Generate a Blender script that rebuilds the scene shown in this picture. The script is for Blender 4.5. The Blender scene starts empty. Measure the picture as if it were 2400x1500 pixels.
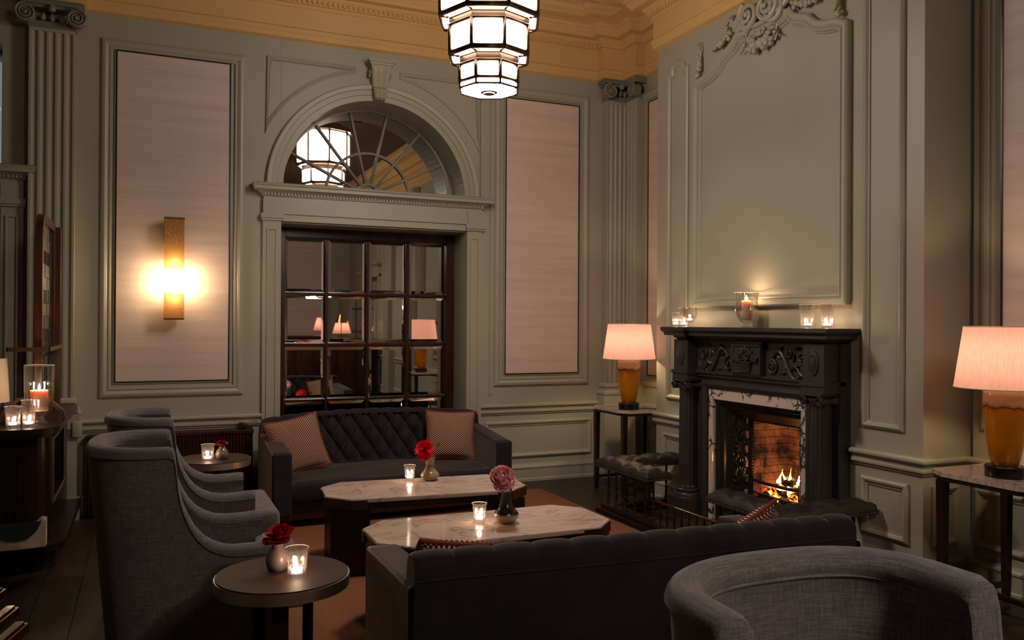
import bpy, bmesh, math, random
from math import sin, cos, pi, radians, sqrt, atan2
from mathutils import Vector, Matrix
random.seed(7)
scn = bpy.context.scene
COL = scn.collection

# ------------------------------------------------------------------ camera
yaw, pit, rol = 0.413591706, 0.00324325847, 0.00569909931
fv = Vector((sin(yaw)*cos(pit), cos(yaw)*cos(pit), sin(pit)))
rv = Vector((cos(yaw), -sin(yaw), 0)); uv_ = rv.cross(fv)
r2 = cos(rol)*rv + sin(rol)*uv_; u2 = -sin(rol)*rv + cos(rol)*uv_
cam = bpy.data.cameras.new('camera'); co = bpy.data.objects.new('camera', cam); COL.objects.link(co)
M = Matrix.Identity(4)
for i in range(3):
    M[i][0] = r2[i]; M[i][1] = u2[i]; M[i][2] = -fv[i]
M[0][3], M[1][3], M[2][3] = 0, -6.937, 1.45
co.matrix_world = M
cam.sensor_width = 36; cam.lens = 1950.57/2400*36; cam.clip_start = .05
scn.camera = co

# ------------------------------------------------------------------ world, exposure
w = bpy.data.worlds.new('dusk'); scn.world = w; w.use_nodes = True
bg = w.node_tree.nodes['Background']; bg.inputs[0].default_value = (.55, .62, .68, 1); bg.inputs[1].default_value = .35
scn.view_settings.view_transform = 'Standard'; scn.view_settings.look = 'None'
scn.view_settings.gamma = 1; scn.view_settings.use_curve_mapping = False
EXPO = 0.50
scn.view_settings.exposure = EXPO
scn.cycles.use_denoising = True
scn.cycles.sample_clamp_indirect = 3
scn.cycles.max_bounces = 8; scn.cycles.transparent_max_bounces = 24
scn.cycles.caustics_reflective = False; scn.cycles.caustics_refractive = False

CHAND_XY = (1.9, -2.24)
P_CHAND = 13.0      # emission of the lantern panes
P_LAMP = 8.8        # W bulb in the table lamps
P_SCONCE = 28.0     # emission of the sconce glass
P_CANDLE = 0.48     # W per tealight
P_FIRE = 4.2        # W of the fire

def light(name, loc, power, col, radius=.04, parent=None):
    l = bpy.data.lights.new(name, 'POINT'); l.energy = power; l.color = col; l.shadow_soft_size = radius
    o = bpy.data.objects.new(name, l); o.location = loc; COL.objects.link(o)
    if parent: o.parent = parent
    return o

# ------------------------------------------------------------------ materials
MATS = {}
def nodes(name):
    m = bpy.data.materials.new(name); m.use_nodes = True
    nt = m.node_tree; b = nt.nodes['Principled BSDF']
    MATS[name] = m
    return m, nt, b
def inp(b, k, v):
    if k in b.inputs: b.inputs[k].default_value = v
def N(nt, t, **kw):
    n = nt.nodes.new(t)
    for k, v in kw.items():
        if k in n.inputs: n.inputs[k].default_value = v
        else: setattr(n, k, v)
    return n
def ramp(nt, stops):
    r = nt.nodes.new('ShaderNodeValToRGB'); e = r.color_ramp.elements
    while len(e) < len(stops): e.new(.5)
    for i, (p, c) in enumerate(stops):
        e[i].position = p; e[i].color = (*c, 1) if len(c) == 3 else c
    return r
def coords(nt, scale=(1, 1, 1), rot=(0, 0, 0), which='Object'):
    tc = nt.nodes.new('ShaderNodeTexCoord'); mp = nt.nodes.new('ShaderNodeMapping')
    mp.inputs['Scale'].default_value = scale; mp.inputs['Rotation'].default_value = rot
    nt.links.new(tc.outputs[which], mp.inputs['Vector']); return mp.outputs[0]
def bump(nt, b, src, strength=.3, dist=.01):
    bp = nt.nodes.new('ShaderNodeBump'); bp.inputs['Strength'].default_value = strength; bp.inputs['Distance'].default_value = dist
    nt.links.new(src, bp.inputs['Height']); nt.links.new(bp.outputs[0], b.inputs['Normal'])
def simple(name, col, rough=.5, metal=0, **kw):
    m, nt, b = nodes(name)
    inp(b, 'Roughness', rough); inp(b, 'Metallic', metal)
    # soft tonal variation
    v = coords(nt); n = N(nt, 'ShaderNodeTexNoise', Scale=kw.pop('vscale', 6.0), Detail=3.0)
    nt.links.new(v, n.inputs['Vector'])
    k = kw.pop('var', .06)
    r = ramp(nt, [(.3, tuple(c*(1-k) for c in col)), (.7, tuple(min(1, c*(1+k)) for c in col))])
    nt.links.new(n.outputs[0], r.inputs[0]); nt.links.new(r.outputs[0], b.inputs['Base Color'])
    bs = kw.pop('bump', 0)
    if bs: bump(nt, b, n.outputs[0], bs, .004)
    for kk, vv in kw.items(): inp(b, kk, vv)
    return m
def emis(name, col, s):
    m = bpy.data.materials.new(name); m.use_nodes = True; nt = m.node_tree
    nt.nodes.remove(nt.nodes['Principled BSDF']); e = N(nt, 'ShaderNodeEmission', Strength=s); e.inputs[0].default_value = (*col, 1)
    nt.links.new(e.outputs[0], nt.nodes['Material Output'].inputs[0]); MATS[name] = m; return m

simple('sage', (.372, .356, .272), .42, var=.03, vscale=2.5)
simple('sage_deep', (.20, .195, .15), .5, var=.05)
simple('frieze_paint', (.66, .425, .175), .55, var=.03, vscale=2)
simple('ceiling_paint', (.09, .052, .026), .6, var=.05, vscale=2)
simple('iron', (.012, .0115, .011), .33, var=.2, vscale=30)
simple('mantel_black', (.036, .032, .030), .36, var=.12, vscale=14)
simple('brass', (.42, .25, .09), .28, 1, var=.1)
simple('bronze', (.15, .10, .07), .35, 1, var=.1)
simple('steel_rim', (.62, .52, .44), .38, 1, var=.05)
simple('copper', (.42, .17, .07), .35, 1)
simple('rust_piping', (.19, .035, .012), .8)
simple('black_glaze', (.006, .006, .006), .2)
simple('red_rose', (.42, .003, .014), .55, var=.25, vscale=60)
simple('red_dahlia', (.80, .012, .02), .5, var=.3, vscale=90)
simple('pink_dark', (1, .36, .44), .6, var=.25, vscale=60)
simple('pink_pale', (1, .60, .60), .6, var=.12, vscale=60)
simple('stem_green', (.03, .06, .015), .5)
simple('wax', (.92, .66, .46), .5); MATS['wax'].node_tree.nodes['Principled BSDF'].inputs['Subsurface Weight'].default_value = 1; MATS['wax'].node_tree.nodes['Principled BSDF'].inputs['Subsurface Radius'].default_value = (.035, .02, .012); MATS['wax'].node_tree.nodes['Principled BSDF'].inputs['Subsurface Scale'].default_value = 1.0
simple('wax_white', (.8, .72, .65), .5)
simple('cable', (.01, .009, .008), .5)
simple('lead', (.03, .028, .026), .5, .5)
simple('linen_shade', (.55, .46, .36), .8)
simple('cream_bowl', (.32, .27, .20), .3)
simple('green_bowl', (.035, .05, .035), .15)
simple('stone_pink', (.55, .43, .34), .5, var=.25, vscale=12)
simple('book_red', (.14, .02, .015), .6); simple('book_dark', (.02, .02, .025), .6); simple('book_cream', (.4, .36, .3), .7)
simple('cushion_lining', (.06, .01, .006), .8)

def velvet(name, col, sheen=.5):
    m, nt, b = nodes(name)
    v = coords(nt); n = N(nt, 'ShaderNodeTexNoise', Scale=9.0, Detail=5.0); nt.links.new(v, n.inputs['Vector'])
    r = ramp(nt, [(.3, tuple(c*.8 for c in col)), (.7, tuple(c*1.25 for c in col))]); nt.links.new(n.outputs[0], r.inputs[0])
    nt.links.new(r.outputs[0], b.inputs['Base Color']); inp(b, 'Roughness', .75)
    inp(b, 'Sheen Weight', sheen); inp(b, 'Sheen Roughness', .32); inp(b, 'Sheen Tint', (1, .88, .8, 1)); inp(b, 'Specular IOR Level', .15)
    n2 = N(nt, 'ShaderNodeTexNoise', Scale=400.0); nt.links.new(v, n2.inputs['Vector']); bump(nt, b, n2.outputs[0], .15, .001)
velvet('velvet', (.021, .017, .020), .5)
def tweed():
    m, nt, b = nodes('tweed')
    n1 = N(nt, 'ShaderNodeTexNoise', Scale=1.0, Detail=3.0, Roughness=.6); nt.links.new(coords(nt, (330, 330, 22)), n1.inputs['Vector'])
    n2 = N(nt, 'ShaderNodeTexNoise', Scale=1.0, Detail=3.0, Roughness=.6); nt.links.new(coords(nt, (18, 18, 380)), n2.inputs['Vector'])
    n3 = N(nt, 'ShaderNodeTexNoise', Scale=2.5, Detail=2.0); nt.links.new(coords(nt), n3.inputs['Vector'])
    a = N(nt, 'ShaderNodeMath', operation='ADD'); nt.links.new(n1.outputs[0], a.inputs[0]); nt.links.new(n2.outputs[0], a.inputs[1])
    r = ramp(nt, [(.34, (.08, .075, .078)), (.50, (.145, .135, .133)), (.64, (.235, .215, .20))])
    h = N(nt, 'ShaderNodeMath', operation='MULTIPLY'); h.inputs[1].default_value = .5; nt.links.new(a.outputs[0], h.inputs[0])
    nt.links.new(h.outputs[0], r.inputs[0])
    mx = N(nt, 'ShaderNodeMixRGB', blend_type='MULTIPLY'); mx.inputs[0].default_value = .35
    r3 = ramp(nt, [(.35, (.7, .68, .85)), (.65, (1, .95, .85))]); nt.links.new(n3.outputs[0], r3.inputs[0])
    nt.links.new(r.outputs[0], mx.inputs[1]); nt.links.new(r3.outputs[0], mx.inputs[2])
    nt.links.new(mx.outputs[0], b.inputs['Base Color']); inp(b, 'Roughness', .9); inp(b, 'Specular IOR Level', .15); inp(b, 'Sheen Weight', .25)
    bump(nt, b, a.outputs[0], .25, .002)
tweed()
def silk():
    m, nt, b = nodes('silk')
    n1 = N(nt, 'ShaderNodeTexNoise', Scale=1.0, Detail=6.0, Roughness=.7); nt.links.new(coords(nt, (2.0, 2.0, 230)), n1.inputs['Vector'])
    n2 = N(nt, 'ShaderNodeTexNoise', Scale=1.0, Detail=2.0); nt.links.new(coords(nt, (.5, .5, 12)), n2.inputs['Vector'])
    a = N(nt, 'ShaderNodeMath', operation='ADD'); nt.links.new(n1.outputs[0], a.inputs[0]); nt.links.new(n2.outputs[0], a.inputs[1])
    r = ramp(nt, [(.34, (.57, .45, .38)), (.50, (.66, .53, .455)), (.66, (.75, .61, .54))])
    h = N(nt, 'ShaderNodeMath', operation='MULTIPLY'); h.inputs[1].default_value = .5; nt.links.new(a.outputs[0], h.inputs[0]); nt.links.new(h.outputs[0], r.inputs[0])
    nt.links.new(r.outputs[0], b.inputs['Base Color']); inp(b, 'Roughness', .55); bump(nt, b, n1.outputs[0], .25, .002)
silk()
def wood(name, c1, c2, rough=.25, scale=(8, 8, .8), coat=0):
    m, nt, b = nodes(name)
    n = N(nt, 'ShaderNodeTexNoise', Scale=3.0, Detail=7.0, Distortion=.6); nt.links.new(coords(nt, scale), n.inputs['Vector'])
    r = ramp(nt, [(.3, c1), (.7, c2)]); nt.links.new(n.outputs[0], r.inputs[0]); nt.links.new(r.outputs[0], b.inputs['Base Color'])
    inp(b, 'Roughness', rough); inp(b, 'Coat Weight', coat); inp(b, 'Coat Roughness', .1)
    bump(nt, b, n.outputs[0], .05, .002)
wood('mahogany', (.020, .0045, .0025), (.055, .014, .008), .25)
wood('dark_wood', (.009, .0035, .0025), (.022, .008, .005), .3)
wood('table_wood', (.030, .0115, .006), (.050, .020, .011), .55, (2, 14, 14)); inp(MATS['table_wood'].node_tree.nodes['Principled BSDF'], 'Specular IOR Level', .22)
wood('warm_wood', (.045, .014, .006), (.10, .032, .013), .35)
wood('lacquer', (.05, .010, .004), (.12, .03, .010), .12, coat=.5)
wood('plank_oak', (.018, .010, .0055), (.040, .023, .013), .42, (9, 1.0, 9))
def weave(name, c1, c2):
    m, nt, b = nodes(name)
    wv = N(nt, 'ShaderNodeTexWave', Scale=55.0, Distortion=2.5, Detail=2.0); wv.bands_direction = 'Y'; nt.links.new(coords(nt), wv.inputs['Vector'])
    n = N(nt, 'ShaderNodeTexNoise', Scale=1.0, Detail=4.0); nt.links.new(coords(nt, (40, 160, 40)), n.inputs['Vector'])
    a = N(nt, 'ShaderNodeMixRGB', blend_type='MIX'); a.inputs[0].default_value = .55
    nt.links.new(wv.outputs[0], a.inputs[1]); nt.links.new(n.outputs[0], a.inputs[2])
    r = ramp(nt, [(.25, c1), (.75, c2)]); nt.links.new(a.outputs[0], r.inputs[0]); nt.links.new(r.outputs[0], b.inputs['Base Color'])
    inp(b, 'Roughness', .9); inp(b, 'Specular IOR Level', .1); bump(nt, b, a.outputs[0], .5, .003)
weave('jute', (.12, .046, .022), (.36, .165, .08))
def marble(name, base, vein, scale=3.0, lo=.0, hi=.09, rough=.08):
    m, nt, b = nodes(name)
    v = coords(nt, (1, 1.7, 1), (0, 0, .5)); n = N(nt, 'ShaderNodeTexNoise', Scale=scale, Detail=8.0, Distortion=1.6, Roughness=.58); nt.links.new(v, n.inputs['Vector'])
    s = N(nt, 'ShaderNodeMath', operation='SUBTRACT'); s.inputs[1].default_value = .5; nt.links.new(n.outputs[0], s.inputs[0])
    ab = N(nt, 'ShaderNodeMath', operation='ABSOLUTE'); nt.links.new(s.outputs[0], ab.inputs[0])
    r = ramp(nt, [(lo, vein), (hi*.35, tuple((a+c)/2 for a, c in zip(vein, base))), (hi, base)]); nt.links.new(ab.outputs[0], r.inputs[0])
    n2 = N(nt, 'ShaderNodeTexNoise', Scale=1.6, Detail=3.0); nt.links.new(v, n2.inputs['Vector'])
    r2_ = ramp(nt, [(.35, (.86, .82, .80)), (.6, (1, 1, 1))]); nt.links.new(n2.outputs[0], r2_.inputs[0])
    mx = N(nt, 'ShaderNodeMixRGB', blend_type='MULTIPLY'); mx.inputs[0].default_value = 1
    nt.links.new(r.outputs[0], mx.inputs[1]); nt.links.new(r2_.outputs[0], mx.inputs[2])
    nt.links.new(mx.outputs[0], b.inputs['Base Color']); inp(b, 'Roughness', rough)
marble('marble', (.63, .50, .42), (.33, .27, .235), 2.2, 0, .028)
def breccia():
    m, nt, b = nodes('breccia')
    v = coords(nt); n = N(nt, 'ShaderNodeTexNoise', Scale=9.0, Detail=6.0); nt.links.new(v, n.inputs['Vector'])
    mx = N(nt, 'ShaderNodeMixRGB', blend_type='MIX'); mx.inputs[0].default_value = .12; nt.links.new(v, mx.inputs[1]); nt.links.new(n.outputs[1], mx.inputs[2])
    vo = N(nt, 'ShaderNodeTexVoronoi', Scale=13.0, feature='DISTANCE_TO_EDGE'); nt.links.new(mx.outputs[0], vo.inputs['Vector'])
    n2 = N(nt, 'ShaderNodeTexNoise', Scale=4.0, Detail=2.0); nt.links.new(v, n2.inputs['Vector'])
    ad = N(nt, 'ShaderNodeMath', operation='MULTIPLY_ADD'); ad.inputs[1].default_value = 1.0
    sub = N(nt, 'ShaderNodeMapRange'); sub.inputs[1].default_value = .49; sub.inputs[2].default_value = .60; sub.inputs[3].default_value = 0; sub.inputs[4].default_value = .16
    nt.links.new(n2.outputs[0], sub.inputs[0]); nt.links.new(vo.outputs[0], ad.inputs[0]); nt.links.new(sub.outputs[0], ad.inputs[2])
    r = ramp(nt, [(.0, (.035, .035, .04)), (.05, (.10, .09, .09)), (.10, (.66, .55, .47))]); nt.links.new(ad.outputs[0], r.inputs[0])
    nt.links.new(r.outputs[0], b.inputs['Base Color']); inp(b, 'Roughness', .12)
breccia()
def leather():
    m, nt, b = nodes('leather')
    v = coords(nt); n = N(nt, 'ShaderNodeTexNoise', Scale=11.0, Detail=6.0); nt.links.new(v, n.inputs['Vector'])
    r = ramp(nt, [(.3, (.010, .009, .008)), (.7, (.028, .021, .016))]); nt.links.new(n.outputs[0], r.inputs[0]); nt.links.new(r.outputs[0], b.inputs['Base Color'])
    inp(b, 'Roughness', .52); inp(b, 'Specular IOR Level', .35); bump(nt, b, n.outputs[0], .15, .004)
leather()
def pattern():
    m, nt, b = nodes('lattice_weave')
    v = coords(nt, (78, 78, 78), (0, 0, 0))
    sx = N(nt, 'ShaderNodeSeparateXYZ'); nt.links.new(v, sx.inputs[0])
    # dots on a staggered grid: cos(a) * cos(b) bumps, a and b along the diagonals
    def dg(op):
        q = N(nt, 'ShaderNodeMath', operation=op); nt.links.new(sx.outputs[0], q.inputs[0])
        z = N(nt, 'ShaderNodeMath', operation='MULTIPLY'); z.inputs[1].default_value = 1.25; nt.links.new(sx.outputs[2], z.inputs[0])
        nt.links.new(z.outputs[0], q.inputs[1])
        m2 = N(nt, 'ShaderNodeMath', operation='MULTIPLY'); m2.inputs[1].default_value = 1.9; nt.links.new(q.outputs[0], m2.inputs[0])
        c = N(nt, 'ShaderNodeMath', operation='SINE'); nt.links.new(m2.outputs[0], c.inputs[0])
        p = N(nt, 'ShaderNodeMath', operation='POWER'); p.inputs[1].default_value = 2; nt.links.new(c.outputs[0], p.inputs[0]); return p
    p1, p2 = dg('ADD'), dg('SUBTRACT')
    mu = N(nt, 'ShaderNodeMath', operation='MULTIPLY'); nt.links.new(p1.outputs[0], mu.inputs[0]); nt.links.new(p2.outputs[0], mu.inputs[1])
    r = ramp(nt, [(.20, (.075, .012, .008)), (.32, (.62, .45, .31))]); nt.links.new(mu.outputs[0], r.inputs[0])
    nt.links.new(r.outputs[0], b.inputs['Base Color']); inp(b, 'Roughness', .85); inp(b, 'Specular IOR Level', .15); bump(nt, b, mu.outputs[0], .4, .003)
pattern()
def mirror():
    m, nt, b = nodes('mirror'); inp(b, 'Base Color', (.80, .80, .78, 1)); inp(b, 'Metallic', 1); inp(b, 'Roughness', .015)
mirror()
def thin_glass(name, tint=(.98, .97, .96), gloss=.08, rough=.04):
    m = bpy.data.materials.new(name); m.use_nodes = True; nt = m.node_tree; nt.nodes.remove(nt.nodes['Principled BSDF'])
    t = N(nt, 'ShaderNodeBsdfTransparent'); t.inputs[0].default_value = (*tint, 1)
    g = N(nt, 'ShaderNodeBsdfGlossy', Roughness=rough); g.inputs[0].default_value = (1, 1, 1, 1)
    lw = N(nt, 'ShaderNodeLayerWeight', Blend=.35); mr = N(nt, 'ShaderNodeMapRange'); mr.inputs[3].default_value = gloss; mr.inputs[4].default_value = .75
    nt.links.new(lw.outputs['Facing'], mr.inputs[0])
    mx = N(nt, 'ShaderNodeMixShader'); nt.links.new(mr.outputs[0], mx.inputs[0]); nt.links.new(t.outputs[0], mx.inputs[1]); nt.links.new(g.outputs[0], mx.inputs[2])
    nt.links.new(mx.outputs[0], nt.nodes['Material Output'].inputs[0]); MATS[name] = m
thin_glass('glass'); thin_glass('window_glass', (.8, .85, .85), .08, .3); thin_glass('screen_glass', (.35, .30, .24), .15, .25); thin_glass('vase_glass', (.975, .965, .95), .12)
def cut_glass():
    # pressed glass with candlelight scattered in its facets: part translucent, part clear
    m = bpy.data.materials.new('cut_glass'); m.use_nodes = True; nt = m.node_tree; nt.nodes.remove(nt.nodes['Principled BSDF'])
    t = N(nt, 'ShaderNodeBsdfTransparent'); t.inputs[0].default_value = (.96, .93, .92, 1)
    g = N(nt, 'ShaderNodeBsdfGlossy', Roughness=.12); tr = N(nt, 'ShaderNodeBsdfTranslucent'); tr.inputs[0].default_value = (.9, .8, .78, 1)
    vo = N(nt, 'ShaderNodeTexVoronoi', Scale=1.0, feature='DISTANCE_TO_EDGE'); nt.links.new(coords(nt, (110, 110, 62)), vo.inputs['Vector'])
    r = ramp(nt, [(.02, (.42, .42, .42)), (.14, (.05, .05, .05))]); nt.links.new(vo.outputs[0], r.inputs[0])
    m1 = N(nt, 'ShaderNodeMixShader'); m1.inputs[0].default_value = .14; nt.links.new(g.outputs[0], m1.inputs[1]); nt.links.new(tr.outputs[0], m1.inputs[2])
    m2 = N(nt, 'ShaderNodeMixShader'); nt.links.new(r.outputs[0], m2.inputs[0]); nt.links.new(t.outputs[0], m2.inputs[1]); nt.links.new(m1.outputs[0], m2.inputs[2])
    nt.links.new(m2.outputs[0], nt.nodes['Material Output'].inputs[0]); MATS['cut_glass'] = m
cut_glass()
def shade():
    m = bpy.data.materials.new('shade'); m.use_nodes = True; nt = m.node_tree; nt.nodes.remove(nt.nodes['Principled BSDF'])
    n = N(nt, 'ShaderNodeTexNoise', Scale=1.0, Detail=2.0); nt.links.new(coords(nt, (150, 150, 3)), n.inputs['Vector'])
    r = ramp(nt, [(.3, (.42, .255, .26)), (.7, (.49, .31, .315))]); nt.links.new(n.outputs[0], r.inputs[0])
    d = N(nt, 'ShaderNodeBsdfDiffuse'); t = N(nt, 'ShaderNodeBsdfTranslucent'); nt.links.new(r.outputs[0], d.inputs[0]); nt.links.new(r.outputs[0], t.inputs[0])
    mx = N(nt, 'ShaderNodeMixShader'); mx.inputs[0].default_value = .5; nt.links.new(d.outputs[0], mx.inputs[1]); nt.links.new(t.outputs[0], mx.inputs[2])
    nt.links.new(mx.outputs[0], nt.nodes['Material Output'].inputs[0]); MATS['shade'] = m
shade()
def lamp_glaze():
    m, nt, b = nodes('lamp_glaze')
    tc = nt.nodes.new('ShaderNodeTexCoord'); sx = N(nt, 'ShaderNodeSeparateXYZ'); nt.links.new(tc.outputs['Object'], sx.inputs[0])
    n = N(nt, 'ShaderNodeTexNoise', Scale=14.0, Detail=3.0); nt.links.new(coords(nt, (1, 1, .3)), n.inputs['Vector'])
    s = N(nt, 'ShaderNodeMath', operation='MULTIPLY_ADD'); s.inputs[1].default_value = .06; nt.links.new(n.outputs[0], s.inputs[0]); nt.links.new(sx.outputs[2], s.inputs[2])
    mr = N(nt, 'ShaderNodeMapRange'); mr.inputs[1].default_value = .06; mr.inputs[2].default_value = .46; nt.links.new(s.outputs[0], mr.inputs[0])
    r = ramp(nt, [(0, (.26, .08, .002)), (.35, (.50, .17, .003)), (.735, (.44, .14, .004)), (.765, (.10, .035, .008)), (.785, (.42, .22, .09)), (.83, (.62, .44, .27)), (.9, (.48, .30, .16)), (1, (.70, .52, .34))])
    nt.links.new(mr.outputs[0], r.inputs[0]); nt.links.new(r.outputs[0], b.inputs['Base Color']); inp(b, 'Roughness', .12); inp(b, 'Coat Weight', .1)
lamp_glaze()
def two_tone(name, bands, rough=.2):
    m, nt, b = nodes(name)
    tc = nt.nodes.new('ShaderNodeTexCoord'); sx = N(nt, 'ShaderNodeSeparateXYZ'); nt.links.new(tc.outputs['Object'], sx.inputs[0])
    n = N(nt, 'ShaderNodeTexNoise', Scale=40.0, Detail=4.0); nt.links.new(tc.outputs['Object'], n.inputs['Vector'])
    s = N(nt, 'ShaderNodeMath', operation='MULTIPLY_ADD'); s.inputs[1].default_value = .02; nt.links.new(n.outputs[0], s.inputs[0]); nt.links.new(sx.outputs[2], s.inputs[2])
    mr = N(nt, 'ShaderNodeMapRange'); mr.inputs[2].default_value = .2; nt.links.new(s.outputs[0], mr.inputs[0])
    r = ramp(nt, bands); nt.links.new(mr.outputs[0], r.inputs[0]); nt.links.new(r.outputs[0], b.inputs['Base Color']); inp(b, 'Roughness', rough)
two_tone('vase_green', [(.0, (.30, .22, .13)), (.27, (.36, .27, .17)), (.31, (.012, .018, .014)), (.7, (.02, .028, .02)), (1, (.06, .065, .045))])
two_tone('vase_stone', [(.0, (.22, .18, .10)), (.35, (.30, .24, .14)), (.5, (.16, .09, .05)), (.62, (.30, .22, .13)), (1, (.36, .29, .18))])
two_tone('vase_grey', [(.0, (.05, .04, .045)), (.15, (.16, .12, .12)), (.3, (.24, .18, .17)), (.5, (.20, .15, .14))], .3)
two_tone('vase_sage', [(.0, (.08, .07, .05)), (.3, (.17, .15, .11)), (.5, (.20, .18, .13))], .15)
def sconce_gold():
    m, nt, b = nodes('sconce_gold')
    v = coords(nt); vo = N(nt, 'ShaderNodeTexVoronoi', Scale=130.0); nt.links.new(v, vo.inputs['Vector'])
    r = ramp(nt, [(.2, (.18, .085, .025)), (.6, (.50, .27, .09))]); nt.links.new(vo.outputs[0], r.inputs[0]); nt.links.new(r.outputs[0], b.inputs['Base Color'])
    inp(b, 'Metallic', .6); inp(b, 'Roughness', .45); bump(nt, b, vo.outputs[0], .6, .004)
    # gold mesh shade: the lamp behind it shows through, strongest beside the glass
    tr = N(nt, 'ShaderNodeBsdfTranslucent'); tr.inputs[0].default_value = (.85, .50, .20, 1)
    mx = N(nt, 'ShaderNodeMixShader'); mx.inputs[0].default_value = .30; nt.links.new(b.outputs[0], mx.inputs[1]); nt.links.new(tr.outputs[0], mx.inputs[2])
    nt.links.new(mx.outputs[0], nt.nodes['Material Output'].inputs[0])
sconce_gold()
emis('lantern_glow', (1.0, .82, .70), P_CHAND)
emis('lantern_base', (1.0, .82, .70), P_CHAND*7)      # bottom pane boosted beyond the side panes, adds downward fill light
emis('sconce_glow', (1.0, .72, .42), P_SCONCE)
emis('candle_flame', (1.0, .80, .60), 25)
emis('tealight_glow', (1.0, .80, .66), 4)
def ember():
    m = bpy.data.materials.new('ember'); m.use_nodes = True; nt = m.node_tree; b = nt.nodes['Principled BSDF']
    n = N(nt, 'ShaderNodeTexNoise', Scale=16.0, Detail=3.0); nt.links.new(coords(nt, which='Object'), n.inputs['Vector'])
    r = ramp(nt, [(.42, (0, 0, 0)), (.55, (1, .16, .02)), (.68, (1, .55, .2))]); nt.links.new(n.outputs[0], r.inputs[0])
    inp(b, 'Base Color', (.015, .01, .008, 1)); inp(b, 'Roughness', .9); nt.links.new(r.outputs[0], b.inputs['Emission Color']); inp(b, 'Emission Strength', 4.0); MATS['ember'] = m
ember()
simple('coal', (.010, .008, .007), .7, var=.3, vscale=30)
def flame():
    m = bpy.data.materials.new('flame'); m.use_nodes = True; nt = m.node_tree; nt.nodes.remove(nt.nodes['Principled BSDF'])
    tc = nt.nodes.new('ShaderNodeTexCoord'); sx = N(nt, 'ShaderNodeSeparateXYZ'); nt.links.new(tc.outputs['Object'], sx.inputs[0])
    mr = N(nt, 'ShaderNodeMapRange'); mr.inputs[1].default_value = 0; mr.inputs[2].default_value = .12; nt.links.new(sx.outputs[2], mr.inputs[0])
    r = ramp(nt, [(0, (1, .62, .30)), (.5, (1, .48, .16)), (1, (1, .22, .04))]); nt.links.new(mr.outputs[0], r.inputs[0])
    e = N(nt, 'ShaderNodeEmission', Strength=7.0); nt.links.new(r.outputs[0], e.inputs[0])
    nt.links.new(e.outputs[0], nt.nodes['Material Output'].inputs[0]); MATS['flame'] = m
flame()
simple('firebrick', (.26, .12, .07), .9, var=.45, vscale=9, bump=.4)

def by_position(name, base, sc, stops, use_random=True):
    m = MATS[name]; nt = m.node_tree; b = nt.nodes['Principled BSDF']
    g = nt.nodes.new('ShaderNodeNewGeometry'); oi = nt.nodes.new('ShaderNodeObjectInfo')
    mp = nt.nodes.new('ShaderNodeMapping'); mp.inputs['Scale'].default_value = sc; nt.links.new(g.outputs['Position'], mp.inputs['Vector'])
    ad = N(nt, 'ShaderNodeVectorMath', operation='ADD'); nt.links.new(mp.outputs[0], ad.inputs[0])
    mu = N(nt, 'ShaderNodeMath', operation='MULTIPLY'); mu.inputs[1].default_value = 17 if use_random else 0; nt.links.new(oi.outputs['Random'], mu.inputs[0]); nt.links.new(mu.outputs[0], ad.inputs[1])
    n = N(nt, 'ShaderNodeTexNoise', Scale=1.0, Detail=5.0, Roughness=.6); nt.links.new(ad.outputs[0], n.inputs['Vector'])
    r = ramp(nt, stops); nt.links.new(n.outputs[0], r.inputs[0]); nt.links.new(r.outputs[0], b.inputs['Base Color'])
by_position('firebrick', None, (4.5, 4.5, 3.5), [(.40, (.015, .012, .01)), (.50, (.20, .11, .075)), (.62, (.42, .26, .18)), (.75, (.26, .14, .09))], False)
by_position('plank_oak', None, (14, 1.2, 1), [(.3, (.020, .011, .006)), (.7, (.046, .026, .015))])

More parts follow.
